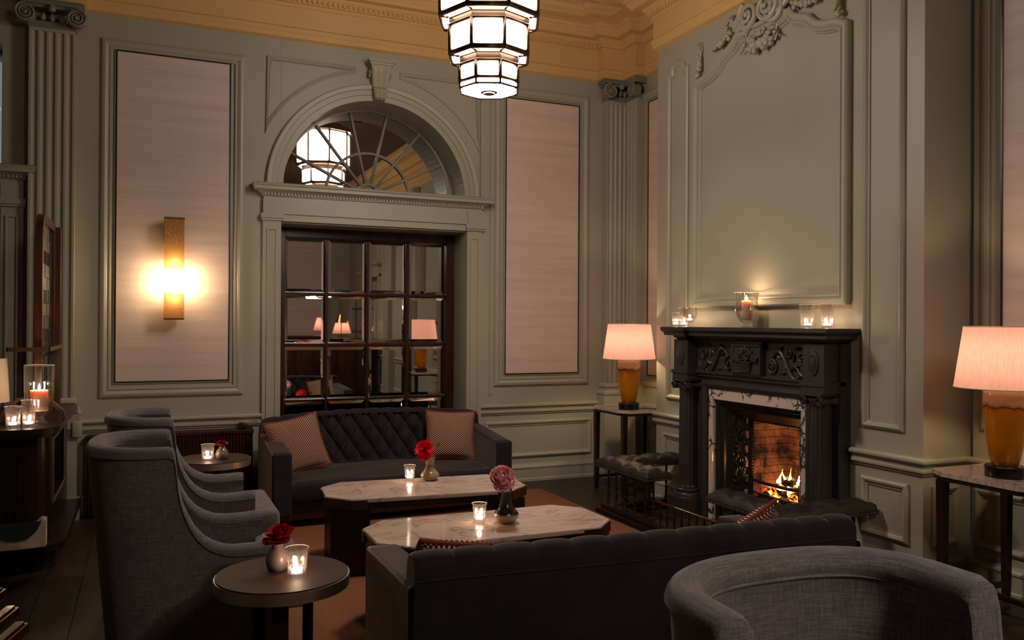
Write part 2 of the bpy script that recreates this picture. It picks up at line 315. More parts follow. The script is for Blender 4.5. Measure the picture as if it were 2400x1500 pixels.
# ------------------------------------------------------------------ mesh builder
class MB:
    def __init__(s, T=None): s.v = []; s.f = []; s.sm = []; s.T = T
    def add(s, vs, fs, smooth=False, T=None):
        o = len(s.v)
        for p in vs:
            p = Vector(p)
            if T is not None: p = T @ p
            if s.T is not None: p = s.T @ p
            s.v.append(tuple(p))
        for f in fs: s.f.append(tuple(i+o for i in f)); s.sm.append(smooth)
        return s
    def box(s, x0, x1, y0, y1, z0, z1, T=None, bev=0):
        if x0 > x1: x0, x1 = x1, x0
        if y0 > y1: y0, y1 = y1, y0
        if z0 > z1: z0, z1 = z1, z0
        if not bev:
            vs = [(x, y, z) for z in (z0, z1) for y in (y0, y1) for x in (x0, x1)]
            fs = [(0, 2, 3, 1), (4, 5, 7, 6), (0, 1, 5, 4), (2, 6, 7, 3), (0, 4, 6, 2), (1, 3, 7, 5)]
            return s.add(vs, fs, False, T)
        b = bev; bm = bmesh.new(); bmesh.ops.create_cube(bm, size=1)
        for v in bm.verts: v.co = ((x0+x1)/2+v.co.x*(x1-x0), (y0+y1)/2+v.co.y*(y1-y0), (z0+z1)/2+v.co.z*(z1-z0))
        bmesh.ops.bevel(bm, geom=bm.edges[:], offset=b, segments=3 if b > .012 else 2, profile=.5, affect='EDGES')
        bm.verts.index_update(); r = s.add([v.co.copy() for v in bm.verts], [tuple(v.index for v in f.verts) for f in bm.faces], b > .008, T)
        bm.free(); return r
    def grid(s, rows, closed_u=False, closed_v=False, smooth=True, T=None):
        n, m = len(rows), len(rows[0]); vs = [p for r in rows for p in r]; fs = []
        for i in range(n if closed_u else n-1):
            for j in range(m if closed_v else m-1):
                a = i*m+j; b = i*m+(j+1) % m; c = ((i+1) % n)*m+(j+1) % m; d = ((i+1) % n)*m+j
                fs.append((a, b, c, d))
        return s.add(vs, fs, smooth, T)
    def lathe(s, prof, seg=24, c=(0, 0, 0), smooth=True, T=None, flute=None, cap=True):
        rows = []
        for r, z in prof:
            row = []
            for k in range(seg):
                a = 2*pi*k/seg; rr = r*(flute(k, seg, z) if flute else 1)
                row.append((c[0]+rr*cos(a), c[1]+rr*sin(a), c[2]+z))
            rows.append(row)
        s.grid(rows, False, True, smooth, T)
        if cap:
            o = len(s.v); n = len(prof)
            s.f.append(tuple(o-n*seg+k for k in reversed(range(seg)))); s.sm.append(False)
            s.f.append(tuple(o-seg+k for k in range(seg))); s.sm.append(False)
        return s
    def tube(s, pts, r, seg=8, closed=False, T=None, cap=True, flat=1.0):
        pts = [Vector(p) for p in pts]; n = len(pts); rows = []
        rr = r if isinstance(r, (list, tuple)) else [r]*n
        up = None
        for i, p in enumerate(pts):
            if closed: t = pts[(i+1) % n]-pts[i-1]
            else: t = pts[min(i+1, n-1)]-pts[max(i-1, 0)]
            if t.length < 1e-9: t = Vector((0, 0, 1))
            t.normalize()
            if up is None:
                up = Vector((0, 0, 1)) if abs(t.z) < .9 else Vector((1, 0, 0))
            up = (up-t*up.dot(t))
            if up.length < 1e-6: up = t.orthogonal()
            up.normalize(); sd = t.cross(up)
            rows.append([p+(sd*cos(2*pi*k/seg)+up*sin(2*pi*k/seg)*flat)*rr[i] for k in range(seg)])
        s.grid(rows, closed, True, True, T)
        if cap and not closed:
            o = len(s.v)
            s.f.append(tuple(o-n*seg+k for k in range(seg))); s.sm.append(False)
            s.f.append(tuple(o-seg+k for k in reversed(range(seg)))); s.sm.append(False)
        return s
    def ball(s, c, r, seg=8, T=None, sq=(1, 1, 1)):
        rows = []
        for i in range(seg//2+1):
            ph = pi*i/(seg//2)
            rows.append([(c[0]+r*sq[0]*sin(ph)*cos(2*pi*k/seg), c[1]+r*sq[1]*sin(ph)*sin(2*pi*k/seg), c[2]+r*sq[2]*cos(ph)) for k in range(seg)])
        return s.grid(rows, False, True, True, T)
    def prism(s, poly, z0, z1, mp=lambda a, b, c: (a, b, c), smooth=False, T=None):
        n = len(poly); vs = [mp(a, b, z0) for a, b in poly]+[mp(a, b, z1) for a, b in poly]
        fs = [(i, (i+1) % n, n+(i+1) % n, n+i) for i in range(n)]
        s.add(vs, fs, smooth, T); s.add(vs[:n], [tuple(range(n))], False, T); s.add(vs[n:], [tuple(reversed(range(n)))], False, T); return s
    def sweep(s, path, prof, mp, closed=True, smooth=False, T=None):
        n = len(path); P = [Vector(p) for p in path]; rows = []
        for i in range(n):
            d1 = (P[i]-P[i-1]) if (closed or i > 0) else (P[1]-P[0])
            d2 = (P[(i+1) % n]-P[i]) if (closed or i < n-1) else (P[-1]-P[-2])
            d1.normalize(); d2.normalize()
            n1 = Vector((-d1.y, d1.x)); n2 = Vector((-d2.y, d2.x)); k = 1+n1.dot(n2)
            m = (n1+n2)/max(k, .25)
            rows.append([mp(P[i].x+m.x*u, P[i].y+m.y*u, v) for u, v in prof])
        return s.grid(rows, closed, False, smooth, T)
    def build(s, name, mat, parent=None, **kw):
        me = bpy.data.meshes.new(name); me.from_pydata(s.v, [], s.f)
        me.polygons.foreach_set('use_smooth', s.sm); me.materials.append(MATS[mat]); me.validate(); me.update()
        if kw.pop('recalc', True):
            bm = bmesh.new(); bm.from_mesh(me); bmesh.ops.remove_doubles(bm, verts=bm.verts, dist=1e-6); bmesh.ops.recalc_face_normals(bm, faces=bm.faces)
            for e in bm.edges:
                if len(e.link_faces) == 2 and e.calc_face_angle(0) > .75: e.smooth = False
            bm.to_mesh(me); bm.free()
        o = bpy.data.objects.new(name, me); COL.objects.link(o)
        if parent is not None: o.parent = parent
        for k, v in kw.items(): o[k] = v
        return o

def tag(o, label, cat, group=None, kind=None):
    o['label'] = label; o['category'] = cat
    if group: o['group'] = group
    if kind: o['kind'] = kind
    return o
def thing(name, label, cat, loc=(0, 0, 0), rz=0, group=None):
    o = bpy.data.objects.new(name, None); o.empty_display_size = .05; COL.objects.link(o)
    o.location = loc; o.rotation_euler = (0, 0, rz); tag(o, label, cat, group); return o
def struct(name, parent=None, loc=(0, 0, 0)):
    o = bpy.data.objects.new(name, None); o.empty_display_size = .05; COL.objects.link(o); o.location = loc
    if parent: o.parent = parent
    else: o['kind'] = 'structure'
    return o
KIDS = {}
def copy_tree(o, loc=None, rz=None, label=None, parent=None):
    c = o.copy(); COL.objects.link(c)
    if parent: c.parent = parent
    if loc is not None: c.location = loc
    if rz is not None: c.rotation_euler = (0, 0, rz)
    if label: c['label'] = label
    for ch in [x for x in scn.objects if x.parent == o]: copy_tree(ch, parent=c)
    return c

TRIM = [0]
def trim(mb, mat='sage', name=None):
    TRIM[0] += 1
    return mb.build(name or 'trim_%d' % TRIM[0], mat, kind='structure')

back = lambda a, b, v: (a, -v, b)             # back wall, a = x, b = z
XB, XR = 3.92, 4.25
YB0, YB1 = -1.03, -3.65
def right_(X): return lambda a, b, v: (X-v, a, b)   # fireplace side, a = y, b = z
breast = right_(XB); rwall = right_(XR)
def rect(a0, a1, b0, b1): return [(a0, b0), (a1, b0), (a1, b1), (a0, b1)]
PM_BIG = [(0, 0), (0, .012), (.012, .022), (.03, .026), (.045, .02), (.055, .012), (.062, .018), (.072, .018), (.08, .006), (.08, 0)]
PM_MED = [(0, 0), (0, .014), (.014, .024), (.026, .02), (.038, .008), (.046, .008), (.046, 0)]
PM_THIN = [(0, 0), (0, .012), (.012, .016), (.02, .012), (.02, 0)]

# ------------------------------------------------------------------ room shell
def room():
    H = 4.40
    # back wall with arched recess and the window bay on the left
    m = MB()
    m.box(-4.2, -2.6, 0, .5, 0, H)
    m.box(-2.6, -.96, 0, .5, 2.25, 2.56); m.box(-2.6, -.96, 0, .5, 3.43, H)
    m.box(-.96, .99, 0, .5, 0, H); m.box(2.593, 4.45, 0, .5, 0, H)
    m.box(.99, 2.593, 0, .5, 2.25, 2.535)
    cx, cz, R = 1.79, 2.535, .785
    K = 48; arc = [(cx+R*cos(pi*k/K), cz+R*sin(pi*k/K)) for k in range(K+1)]
    def out(k):
        a = pi*k/K; c, s_ = cos(a), sin(a); W, HH = .8015, H-cz
        t = min(W/abs(c) if abs(c) > 1e-6 else 1e9, HH/s_ if s_ > 1e-6 else 1e9)
        return (cx+c*t, cz+s_*t)
    for k in range(K):
        a, b = arc[k], arc[k+1]; c, d = out(k+1), out(k)
        m.add([(a[0], 0, a[1]), (b[0], 0, b[1]), (c[0], 0, c[1]), (d[0], 0, d[1])], [(0, 1, 2, 3)])
        m.add([(a[0], 0, a[1]), (b[0], 0, b[1]), (b[0], .5, b[1]), (a[0], .5, a[1])], [(0, 1, 2, 3)], True)
    cr = [(x, z) for x in (.9885, 2.5915) for z in (H,)]
    for sx in (1, -1):   # corner triangles between the radial strips and the top corners
        ks = [k for k in range(K+1)]
        ang = atan2(H-cz, .8015)
        kk = int(ang/pi*K) if sx == 1 else K-int(ang/pi*K)-1
        a, b = out(kk), out(kk+1)
        m.add([(a[0], 0, a[1]), (b[0], 0, b[1]), (cx+sx*.8015, 0, H)], [(0, 1, 2)])
    m.box(.99, 2.593, .45, .5, 2.535, H)
    m.build('wall_back', 'sage', kind='structure', recalc=False)
    # right wall, breast with firebox opening
    m = MB(); m.box(XR, XR+.2, 0.5, YB0+.05, 0, H); m.box(XR, XR+.2, YB1-.05, -11.7, 0, H)
    m.box(XB, XR+.6, YB0, -1.90, 0, H); m.box(XB, XR+.6, -2.80, YB1, 0, H); m.box(XB, XR+.6, -1.90, -2.80, .90, H)
    m.build('wall_right', 'sage', kind='structure')
    m = MB(); m.box(-4.4, -4.2, .5, -11.7, 0, H); m.build('wall_left', 'sage', kind='structure')
    m = MB(); m.box(-4.2, 4.45, -11.7, -11.5, 0, H); m.build('wall_front', 'sage', kind='structure')
    m = MB(); m.box(-4.4, 4.6, .5, -11.7, 4.34, 4.5); c = m.build('ceiling', 'ceiling_paint', kind='structure')
    m = MB(); m.box(-4.4, 4.6, .5, -11.7, -.2, -.018); fl = m.build('floor', 'dark_wood', kind='structure')
    # planks laid along y, cut into lengths
    PL = {}
    for i in range(44):
        x = -4.16+i*.192
        if x > 4.2: break
        y = .02; random.seed(i)
        cuts = []
        yy = -random.uniform(.3, 2.2)
        while yy > -7.6: cuts.append(yy); yy -= 2.2
        ys = [.02]+cuts+[-7.6]
        for a, b in zip(ys, ys[1:]):
            key = round(a-b, 3)
            if key not in PL:
                q = MB(); q.box(.001, .190, -(a-b)+.001, -.001, -.017, 0); PL[key] = q.build('plank', 'plank_oak', fl)
                o = PL[key]
            else:
                o = PL[key].copy(); COL.objects.link(o)
            o.location = (x, a, 0)
    # cornice: frieze + mouldings, breaking forward over the pilasters
    path = [(XR, -11.5), (XR, YB1), (XB, YB1), (XB, YB0), (XR, YB0), (XR, -.33), (4.15, -.33), (4.15, -.10), (3.94, -.10), (3.94, 0),
            (-.45, 0), (-.45, -.10), (-.83, -.10), (-.83, 0), (-4.2, 0), (-4.2, -11.5)]
    prof = [(0, 3.74), (.035, 3.755), (.035, 3.79), (.045, 3.80), (.045, 3.83), (.030, 3.845), (.030, 4.0), (.045, 4.01), (.045, 4.03)]
    trim(MB().sweep(path, prof, lambda a, b, c: (a, b, c)), 'frieze_paint')
    prof2 = [(.03, 4.03), (.07, 4.03), (.07, 4.06), (.10, 4.085), (.10, 4.10), (.17, 4.10), (.17, 4.125), (.20, 4.15), (.20, 4.165), (.215, 4.17),
             (.22, 4.19), (.27, 4.20), (.36, 4.205), (.36, 4.225), (.40, 4.24), (.42, 4.27), (.42, 4.34)]
    t2 = trim(MB().sweep(path, prof2, lambda a, b, c: (a, b, c)), 'frieze_paint')
    # egg-and-dart band of small teeth
    d = MB()
    def teeth(p, q, nrm):
        p = Vector(p); q = Vector(q); L = (q-p).length; n = int(L/.042); t = (q-p)/L
        for i in range(n):
            c = p+t*(i+.5)*L/n
            d.ball((c.x+nrm[0]*.075, c.y+nrm[1]*.075, 4.055), .018, 6, sq=(1, 1, 1.3))
    teeth((XR, -5.2), (XR, YB1), (-1, 0)); teeth((XB, YB1-.03), (XB, YB0+.03), (-1, 0)); teeth((XR, YB0), (XR, 0), (-1, 0)); teeth((XR, 0), (-1.2, 0), (0, -1))
    d.build('bead_band', 'frieze_paint', t2, kind='stuff')
    # ceiling rose ring
    q = MB(); cxx, cyy = CHAND_XY
    for Rr, rr in ((.95, .03), (1.06, .015)):
        q.tube([(cxx+Rr*cos(2*pi*k/72), cyy+Rr*sin(2*pi*k/72), 4.335) for k in range(72)], rr, 8, True)
    for k in range(90):
        a = 2*pi*k/90; q.ball((cxx+1.0*cos(a), cyy+1.0*sin(a), 4.33), .028, 6, sq=(1, 1, .8))
    q.lathe([(.01, 4.34), (.30, 4.34), (.30, 4.32), (.26, 4.30), (.12, 4.29), (.01, 4.28)], 32, (cxx, cyy, 0), cap=False)
    trim(q, 'frieze_paint')
    # skirting and chair rail
    segs = [[(XR, -11.5), (XR, YB1), (XB, YB1), (XB, -3.16)], [(XB, -1.54), (XB, YB0), (XR, YB0), (XR, 0), (2.73, 0)], [(.85, 0), (-4.2, 0), (-4.2, -11.5), (XR, -11.5)]]
    SK = [(0, 0), (.03, 0), (.03, .022), (.022, .03), (.022, .115), (.028, .12), (.028, .132), (.018, .145), (.012, .158), (.0, .16)]
    CR = [(0, .615), (.012, .618), (.012, .63), (.026, .636), (.026, .648), (.018, .655), (.018, .674), (.034, .682), (.042, .69), (.042, .703), (.03, .712), (0, .714)]
    for nm, s_, p in (('baseboard_right', 0, SK), ('baseboard_back', 1, SK), ('baseboard_left', 2, SK)):
        MB().sweep(segs[s_], p, lambda a, b, c: (a, b, c), closed=False).build(nm, 'sage', kind='structure')
    for s_ in range(3): trim(MB().sweep(segs[s_], CR, lambda a, b, c: (a, b, c), closed=False))
room()

def frames():
    def fr(r, prof, mp): trim(MB().sweep(r, prof, mp))
    # mouldings around the fabric panels
    fr(rect(-.325, .705, .867, 3.565), PM_BIG, back); fr(rect(2.868, 3.829, .875, 3.593), PM_BIG, back)
    
    fr(rect(2.779, 3.866, .222, .556), PM_MED, back)
    fr([(-.90, .867), (-.22, .867), (-.22, 3.60), (-.90, 3.60)], PM_BIG, rwall)
    fr([(-5.0, .867), (-3.75, .867), (-3.75, 3.60), (-5.0, 3.60)], PM_BIG, rwall)
    fr(rect(-.95, -.38, .222, .556), PM_MED, rwall); fr(rect(-4.9, -3.72, .215, .548), PM_MED, rwall)
    # breast: narrow side panels and dado panels
    fr(rect(-3.56, -3.225, .218, .556), PM_MED, breast); fr(rect(-1.475, -1.14, .218, .556), PM_MED, breast)
    fr(rect(-3.525, -3.23, .845, 3.42), PM_MED, breast)
    # left one has an arched head with small ears
    def arched(y0, y1, z0, z1):
        c = (y0+y1)/2; r = (y1-y0)/2-.045; p = [(y0, z0), (y1, z0), (y1, z1), (y1-.045, z1)]
        p += [(c+r*cos(pi*k/12), z1+r*sin(pi*k/12)*.75) for k in range(1, 12)]+[(y0+.045, z1), (y0, z1)]
        return p
    fr(arched(-1.475, -1.185, .835, 3.50), PM_MED, breast)
    MBm = MB().sweep([(3.98, .22), (4.19, .22), (4.19, .556), (3.98, .556)], PM_MED, lambda a, b, v: (a, YB1-v, b)); trim(MBm)
    # moulding strips between dado and panel on the side walls
    trim(MB().sweep([(2.735, .80), (2.735, 3.70)], [(-.012, 0), (-.012, .02), (.012, .02), (.012, 0)], back, closed=False))
    trim(MB().sweep([(2.83, .80), (2.83, 3.70)], [(-.008, 0), (-.008, .012), (.008, .012), (.008, 0)], back, closed=False))
    # spandrel panels beside the arch
    cx, cz, R = 1.79, 2.535, 1.02
    a0, a1 = radians(155), radians(100.5)
    L = [(cx+R*cos(a0+(a1-a0)*k/16), cz+R*sin(a0+(a1-a0)*k/16)) for k in range(17)]
    pl = L+[(1.60, 3.593), (.875, 3.593)]
    fr(pl, [(0, 0), (0, .014), (.012, .02), (.022, .012), (.03, .016), (.036, 0)], back)
    pr = [(2*cx-a, b) for a, b in reversed(pl)]
    fr(pr, [(0, 0), (0, .014), (.012, .02), (.022, .012), (.03, .016), (.036, 0)], back)
frames()

# fabric panels
def fabric(mp, a0, a1, b0, b1, label, yoff=0):
    c = ((a0+a1)/2, b0)
    o = mp(c[0], b0, 0); t = thing('fabric_panel', label, 'wall panel', o, 0, None)
    T = Matrix.Translation(Vector(o)*-1)
    def box(m, A0, A1, B0, B1, V0, V1):
        pts = [mp(a, b, v) for v in (V0, V1) for b in (B0, B1) for a in (A0, A1)]
        m.add(pts, [(0, 2, 3, 1), (4, 5, 7, 6), (0, 1, 5, 4), (2, 6, 7, 3), (0, 4, 6, 2), (1, 3, 7, 5)])
    m = MB(T); box(m, a0+.008, a1-.008, b0+.008, b1-.008, 0.001, .012); m.build('cloth', 'silk', t)
    m = MB(T); m.sweep(rect(a0, a1, b0, b1), [(0, 0.001), (0, .018), (.009, .018), (.009, .001)], mp); m.build('border', 'dark_wood', t)
    m = MB(T); m.sweep(rect(a0-.009, a1+.009, b0-.009, b1+.009), [(0, 0.001), (0, .012), (.009, .012), (.009, .001)], mp); m.build('outer_bead', 'sage', t)
    return t
fabric(back, -.222, .600, .981, 3.487, 'pinkish raw-silk wall panel behind the wall light')
fabric(back, 2.967, 3.724, .981, 3.496, 'pinkish raw-silk wall panel right of the arched doorway')
fabric(rwall, -.86, -.395, .97, 3.50, 'silk wall panel partly hidden behind the left corner of the chimney breast')
fabric(rwall, -4.88, -3.872, .97, 3.50, 'silk wall panel at the right edge behind the nearer table lamp')

# ------------------------------------------------------------------ arched doorway trim
def doorway(cx, x0, x1, hw, main=True):
    # x0,x1 opening; pilaster strips, entablature, archivolt, keystone
    m = MB()
    PJ = [(0, 0), (0, .03), (.012, .042), (.03, .042), (.03, .03), (.125, .03), (.125, .022), (.137, .012), (.142, 0)]
    for sx in (-1, 1):
        e = x0 if sx < 0 else x1
        p = [(e-.0, 0), (e-.0, 2.262)] if sx > 0 else [(e-.142, 0), (e-.142, 2.262)]
        m.box(e-.142 if sx < 0 else e, e if sx < 0 else e+.142, 0, -.035, 0, 2.262)
        a = e-.142 if sx < 0 else e
        m.sweep(rect(a+.03, a+.112, .30, 2.20), [(0, .035), (0, .045), (.012, .045), (.016, .036)], back)
        m.box(a-.01, a+.152, 0, -.05, 2.262, 2.28); m.box(a-.016, a+.158, 0, -.06, 2.28, 2.318)
        m.box(a-.006, a+.148, 0, -.045, 0, .2)
    m.box(x0, x1, .0, -.03, 2.262, 2.30); m.box(x0-.0, x1+.0, 0, -.022, 2.30, 2.318)
    trim(m)
    m = MB(); a, b = x0-.142, x1+.142
    m.box(a+.004, b-.004, 0, -.035, 2.318, 2.47)
    for e in (a, x1): m.box(e, e+.142, 0, -.048, 2.318, 2.44)
    m.sweep([(b+.0, 0), (b+.0, -.035), (a, -.035), (a, 0)][::1], [(0, 2.455), (.012, 2.46), (.012, 2.475), (.035, 2.49), (.045, 2.50), (.075, 2.505), (.075, 2.528), (.085, 2.54), (.085, 2.552), (0, 2.556)],
            lambda p, q, r: (p, q, r), closed=False)
    m.box(a-.085, b+.085, 0, -.12, 2.549, 2.555)
    ob = trim(m)
    d = MB(); n = int((b-a)/.026)
    for i in range(n): x = a+(i+.2)*(b-a)/n; d.box(x, x+.014, -.036, -.062, 2.468, 2.487)
    d.build('dentil_row', 'sage', ob, kind='stuff')
    if main:
        R = .785; cz = 2.535
        A = [(cx+R*cos(pi*k/64), cz+R*sin(pi*k/64)) for k in range(65)]
        pr = [(0, 0), (0, .018), (-.045, .018), (-.05, .026), (-.09, .026), (-.095, .036), (-.125, .042), (-.135, .036), (-.138, 0)]
        trim(MB().sweep(A, pr, back, closed=False, smooth=False))
        # scrolled keystone
        k = MB()
        def T(z): return .050+(.092-.050)*(z-3.34)/.29
        prof = [(3.32, .05), (3.335, .08), (3.37, .095), (3.41, .085), (3.43, .06), (3.45, .065), (3.50, .085), (3.55, .105), (3.575, .11)]
        rows = []
        for z, v in prof:
            hw_ = T(z); row = [(cx-hw_, 0, z)]
            for j in range(17):
                u = j/16; fl = .012*abs(sin(u*pi*3)); row.append((cx-hw_+2*hw_*u, -(v+fl), z))
            row.append((cx+hw_, 0, z)); rows.append(row)
        k.grid(rows, smooth=False)
        k.box(cx-.085, cx+.085, 0, -.115, 3.575, 3.60); k.box(cx-.10, cx+.10, 0, -.13, 3.60, 3.62); k.box(cx-.112, cx+.112, 0, -.145, 3.62, 3.642)
        for sx in (-1, 1):
            c = (cx+sx*.088, 3.53)
            k.tube([(c[0], -.05-.035*cos(t*.5)*(1-t/18), c[1]+.035*sin(t*.5)*(1-t/18)) for t in range(16)], .010, 6)
        trim(k)
doorway(1.79, .99, 2.593, .8)
doorway(-1.78, -2.60, -.96, .8, main=False)

# mirrored door
def mirrored_door():
    d = struct('door_1', loc=(1.80, .36, 0)); T = Matrix.Translation((-1.80, -.36, 0))
    cols = [(1.078, 1.416), (1.449, 1.778), (1.812, 2.142), (2.182, 2.514)]
    rows = [(1.706, 2.165), (1.269, 1.674), (.787, 1.229), (.32, .757), (.10, .29)]
    m = MB(T); m.box(1.0, 2.60, .40, .44, 0, 2.30); m.build('backing', 'dark_wood', d)
    m = MB(T); m.box(.99, 1.074, .30, .40, 0, 2.27, bev=.004); m.box(2.518, 2.595, .30, .40, 0, 2.27, bev=.004); m.build('stile', 'mahogany', d)
    m = MB(T); m.box(1.074, 2.518, .31, .40, 2.170, 2.27, bev=.004); m.box(1.074, 2.518, .31, .40, 0, .10); m.build('rail', 'mahogany', d)
    for i in range(3):
        m = MB(T); a, b = cols[i][1], cols[i+1][0]; m.box(a+.004, b-.004, .345, .40, .10, 2.170, bev=.005); m.build('muntin', 'mahogany', d)
    for i in range(4):
        m = MB(T); a, b = rows[i+1][1], rows[i][0]; m.box(1.074, 2.518, .348, .40, a+.004, b-.004, bev=.005); m.build('crossbar', 'mahogany', d)
    random.seed(3)
    for (z0, z1) in rows:
        for (x0, x1) in cols:
            m = MB(T); b = .026; tx, tz = random.uniform(-.0012, .0012), random.uniform(-.0012, .0012)
            o = rect(x0-.008, x1+.008, z0-.008, z1+.008); q = rect(x0+b, x1-b, z0+b, z1-b)
            V = [(x, .372, z) for x, z in o]+[(x, .3665+tx*(1 if x > (x0+x1)/2 else -1)+tz*(1 if z > (z0+z1)/2 else -1), z) for x, z in q]
            m.add(V, [(4, 5, 6, 7)]+[(i, (i+1) % 4, 4+(i+1) % 4, 4+i) for i in range(4)]); m.build('pane', 'mirror', d, recalc=False)
mirrored_door()
def fanlight():
    wn = struct('window_1', loc=(1.795, .36, 2.535)); cz = .035
    def arcpts(R, a0, a1, n): return [(R*cos(a0+(a1-a0)*k/n), cz+R*sin(a0+(a1-a0)*k/n)) for k in range(n+1)]
    # outer frame
    rows = []
    for k in range(65):
        a = pi*k/64; rows.append([(R*cos(a), y, cz+R*sin(a)) for R, y in ((.80, .03), (.80, -.03), (.785, -.045), (.77, -.045), (.76, -.025), (.745, -.025), (.745, .03))])
    MB().grid(rows).build('arch_frame', 'sage', wn)
    MB().box(-.80, .80, -.04, .03, -.005, .04).build('sill', 'sage', wn)
    m = MB(); m.tube([(x, -.012, z) for x, z in arcpts(.375, 0, pi, 40)], .013, 6); m.build('ring_bar', 'sage', wn)
    m = MB(); m.tube([(x, -.012, z) for x, z in arcpts(.10, 0, pi, 16)], .014, 6); m.build('hub', 'sage', wn)
    A = [pi*k/7 for k in range(8)]
    for k in range(1, 7):
        a = A[k]; m = MB(); m.tube([(.10*cos(a), -.012, cz+.10*sin(a)), (.76*cos(a), -.012, cz+.76*sin(a))], .0125, 6); m.build('spoke', 'sage', wn)
    for R0, R1 in ((.375, .775), (.10, .375)):
        for k in range(7):
            n = 8; V = []; 
            for j in range(n+1):
                a = A[k]+(A[k+1]-A[k])*j/n; V.append((R0*cos(a), 0, cz+R0*sin(a))); V.append((R1*cos(a), 0, cz+R1*sin(a)))
            m = MB(); m.add(V, [(2*j, 2*j+1, 2*j+3, 2*j+2) for j in range(n)]); m.build('pane', 'mirror', wn, recalc=False)
    V = [(.10*cos(pi*k/16), 0, cz+.10*sin(pi*k/16)) for k in range(17)]; m = MB(); m.add(V, [tuple(range(17))]); m.build('pane', 'mirror', wn, recalc=False)
    MB().box(-.80, .80, .035, .06, 0, .9).build('backing', 'dark_wood', wn)
fanlight()
# window and door of the left bay
def left_bay():
    wn = struct('window_2', loc=(-1.78, .2, 2.56))
    m = MB()
    m.sweep(rect(-.82, .82, 0, .87), [(0, .05), (0, -.02), (.025, -.02), (.03, -.005), (.03, .05)], lambda a, b, v: (a, v, b)); m.build('window_frame', 'sage_deep', wn)
    for x in (-.40, 0, .40):
        m = MB(); m.box(x-.012, x+.012, 0, .04, .05, .82); m.build('glazing_bar', 'sage_deep', wn)
    m = MB(); m.box(-.77, .77, 0, .04, .44, .465); m.build('glazing_bar', 'sage_deep', wn)
    for i in range(4):
        for j in range(2):
            x = -.765+i*.392; z = (.055, .465)[j]; m = MB(); m.box(x, x+.372, .02, .024, z, z+.38); m.build('pane', 'window_glass', wn)
    d = struct('door_2', loc=(-1.78, .12, 0))
    m = MB(); m.box(-.82, .82, 0, .05, 0, 2.25); m.build('leaf', 'dark_wood', d)
    for x in (-.62, -.05, .52):
        for z in (.25, 1.0, 1.65):
            m = MB(); m.box(x-.12, x+.12, -.015, 0, z, z+.5, bev=.01); m.build('raised_panel', 'mahogany', d)
    m = MB(); m.tube([(.72, -.02, 1.1), (.72, -.06, 1.1), (.60, -.06, 1.1)], .01, 8); m.build('handle', 'brass', d)
left_bay()

# ------------------------------------------------------------------ fluted pilasters with ionic capitals
def pilaster(x0, x1, d, name_n, wrap=False):
    root = struct('trim_%d' % name_n)
    w_ = x1-x0; n = 5; fw = w_/(n*1.45+.6)
    poly = [(x0, 0), (x0, -d)]
    for i in range(n):
        c = x0+w_*(i+.5+.15)/(n+.3)
        r = fw*.55
        for k in range(7):
            a = pi*k/6; poly.append((c-r*cos(a), -d+r*.75*sin(a)))
    poly += [(x1, -d), (x1, 0)]
    m = MB(); m.prism(poly, .88, 3.53, lambda a, b, c: (a, b, c)); m.box(x0, x1, 0, -d+.002, 3.53, 3.56)
    m.build('shaft', 'sage', root)
    b = MB()
    P = [(0, .66), (.045, .66), (.045, .76), (.03, .765), (.042, .78), (.042, .80), (.03, .815), (.015, .82), (.015, .838), (.026, .85), (.02, .868), (0, .885)]
    b.sweep([(x1, 0), (x1, -d), (x0, -d), (x0, 0)], P, lambda a, b_, c: (a, b_, c), closed=False)
    b.build('base', 'sage', root)
    b = MB(); b.box(x0-.03, x1+.03, 0, -d-.03, .16, .66); b.box(x0-.05, x1+.05, 0, -d-.05, 0, .16); b.build('pedestal', 'sage', root)
    c = MB()
    c.box(x0-.005, x1+.005, 0, -d-.005, 3.555, 3.60)
    c.box(x0-.03, x1+.03, 0, -d-.03, 3.69, 3.71); c.box(x0-.045, x1+.045, 0, -d-.05, 3.71, 3.735); c.box(x0-.055, x1+.055, 0, -d-.06, 3.735, 3.745)
    for i in range(5):
        xc = x0+w_*(i+.5)/5; c.ball((xc, -d-.012, 3.63), .026, 8, sq=(.8, .8, 1.25))
    c.ball(((x0+x1)/2, -d-.045, 3.685), .03, 8)
    c.build('capital', 'sage_deep', root)
    for sx in (-1, 1):
        v = MB(); cxv = (x0 if sx < 0 else x1)+sx*.012; czv = 3.625; R = .068
        T = Matrix.Translation((cxv, -d-.055, czv))@Matrix.Rotation(pi/2, 4, 'X')
        v.lathe([(.01, -.04), (R*.9, -.04), (R*.9, .03), (.01, .03)], 20, T=T)
        pts = []; rr = []
        for t in range(44):
            a = t*.38; r = R*(1-t/50); pts.append((cxv+sx*r*sin(a), -d-.09-.010*t/44, czv+r*cos(a))); rr.append(.011*(1-t/80))
        v.tube(pts, rr, 6); v.ball((cxv, -d-.095, czv), .016, 8)
        v.build('volute', 'sage_deep', root)
pilaster(-.785, -.49, .10, 50)
pilaster(3.975, 4.235, .10, 51)
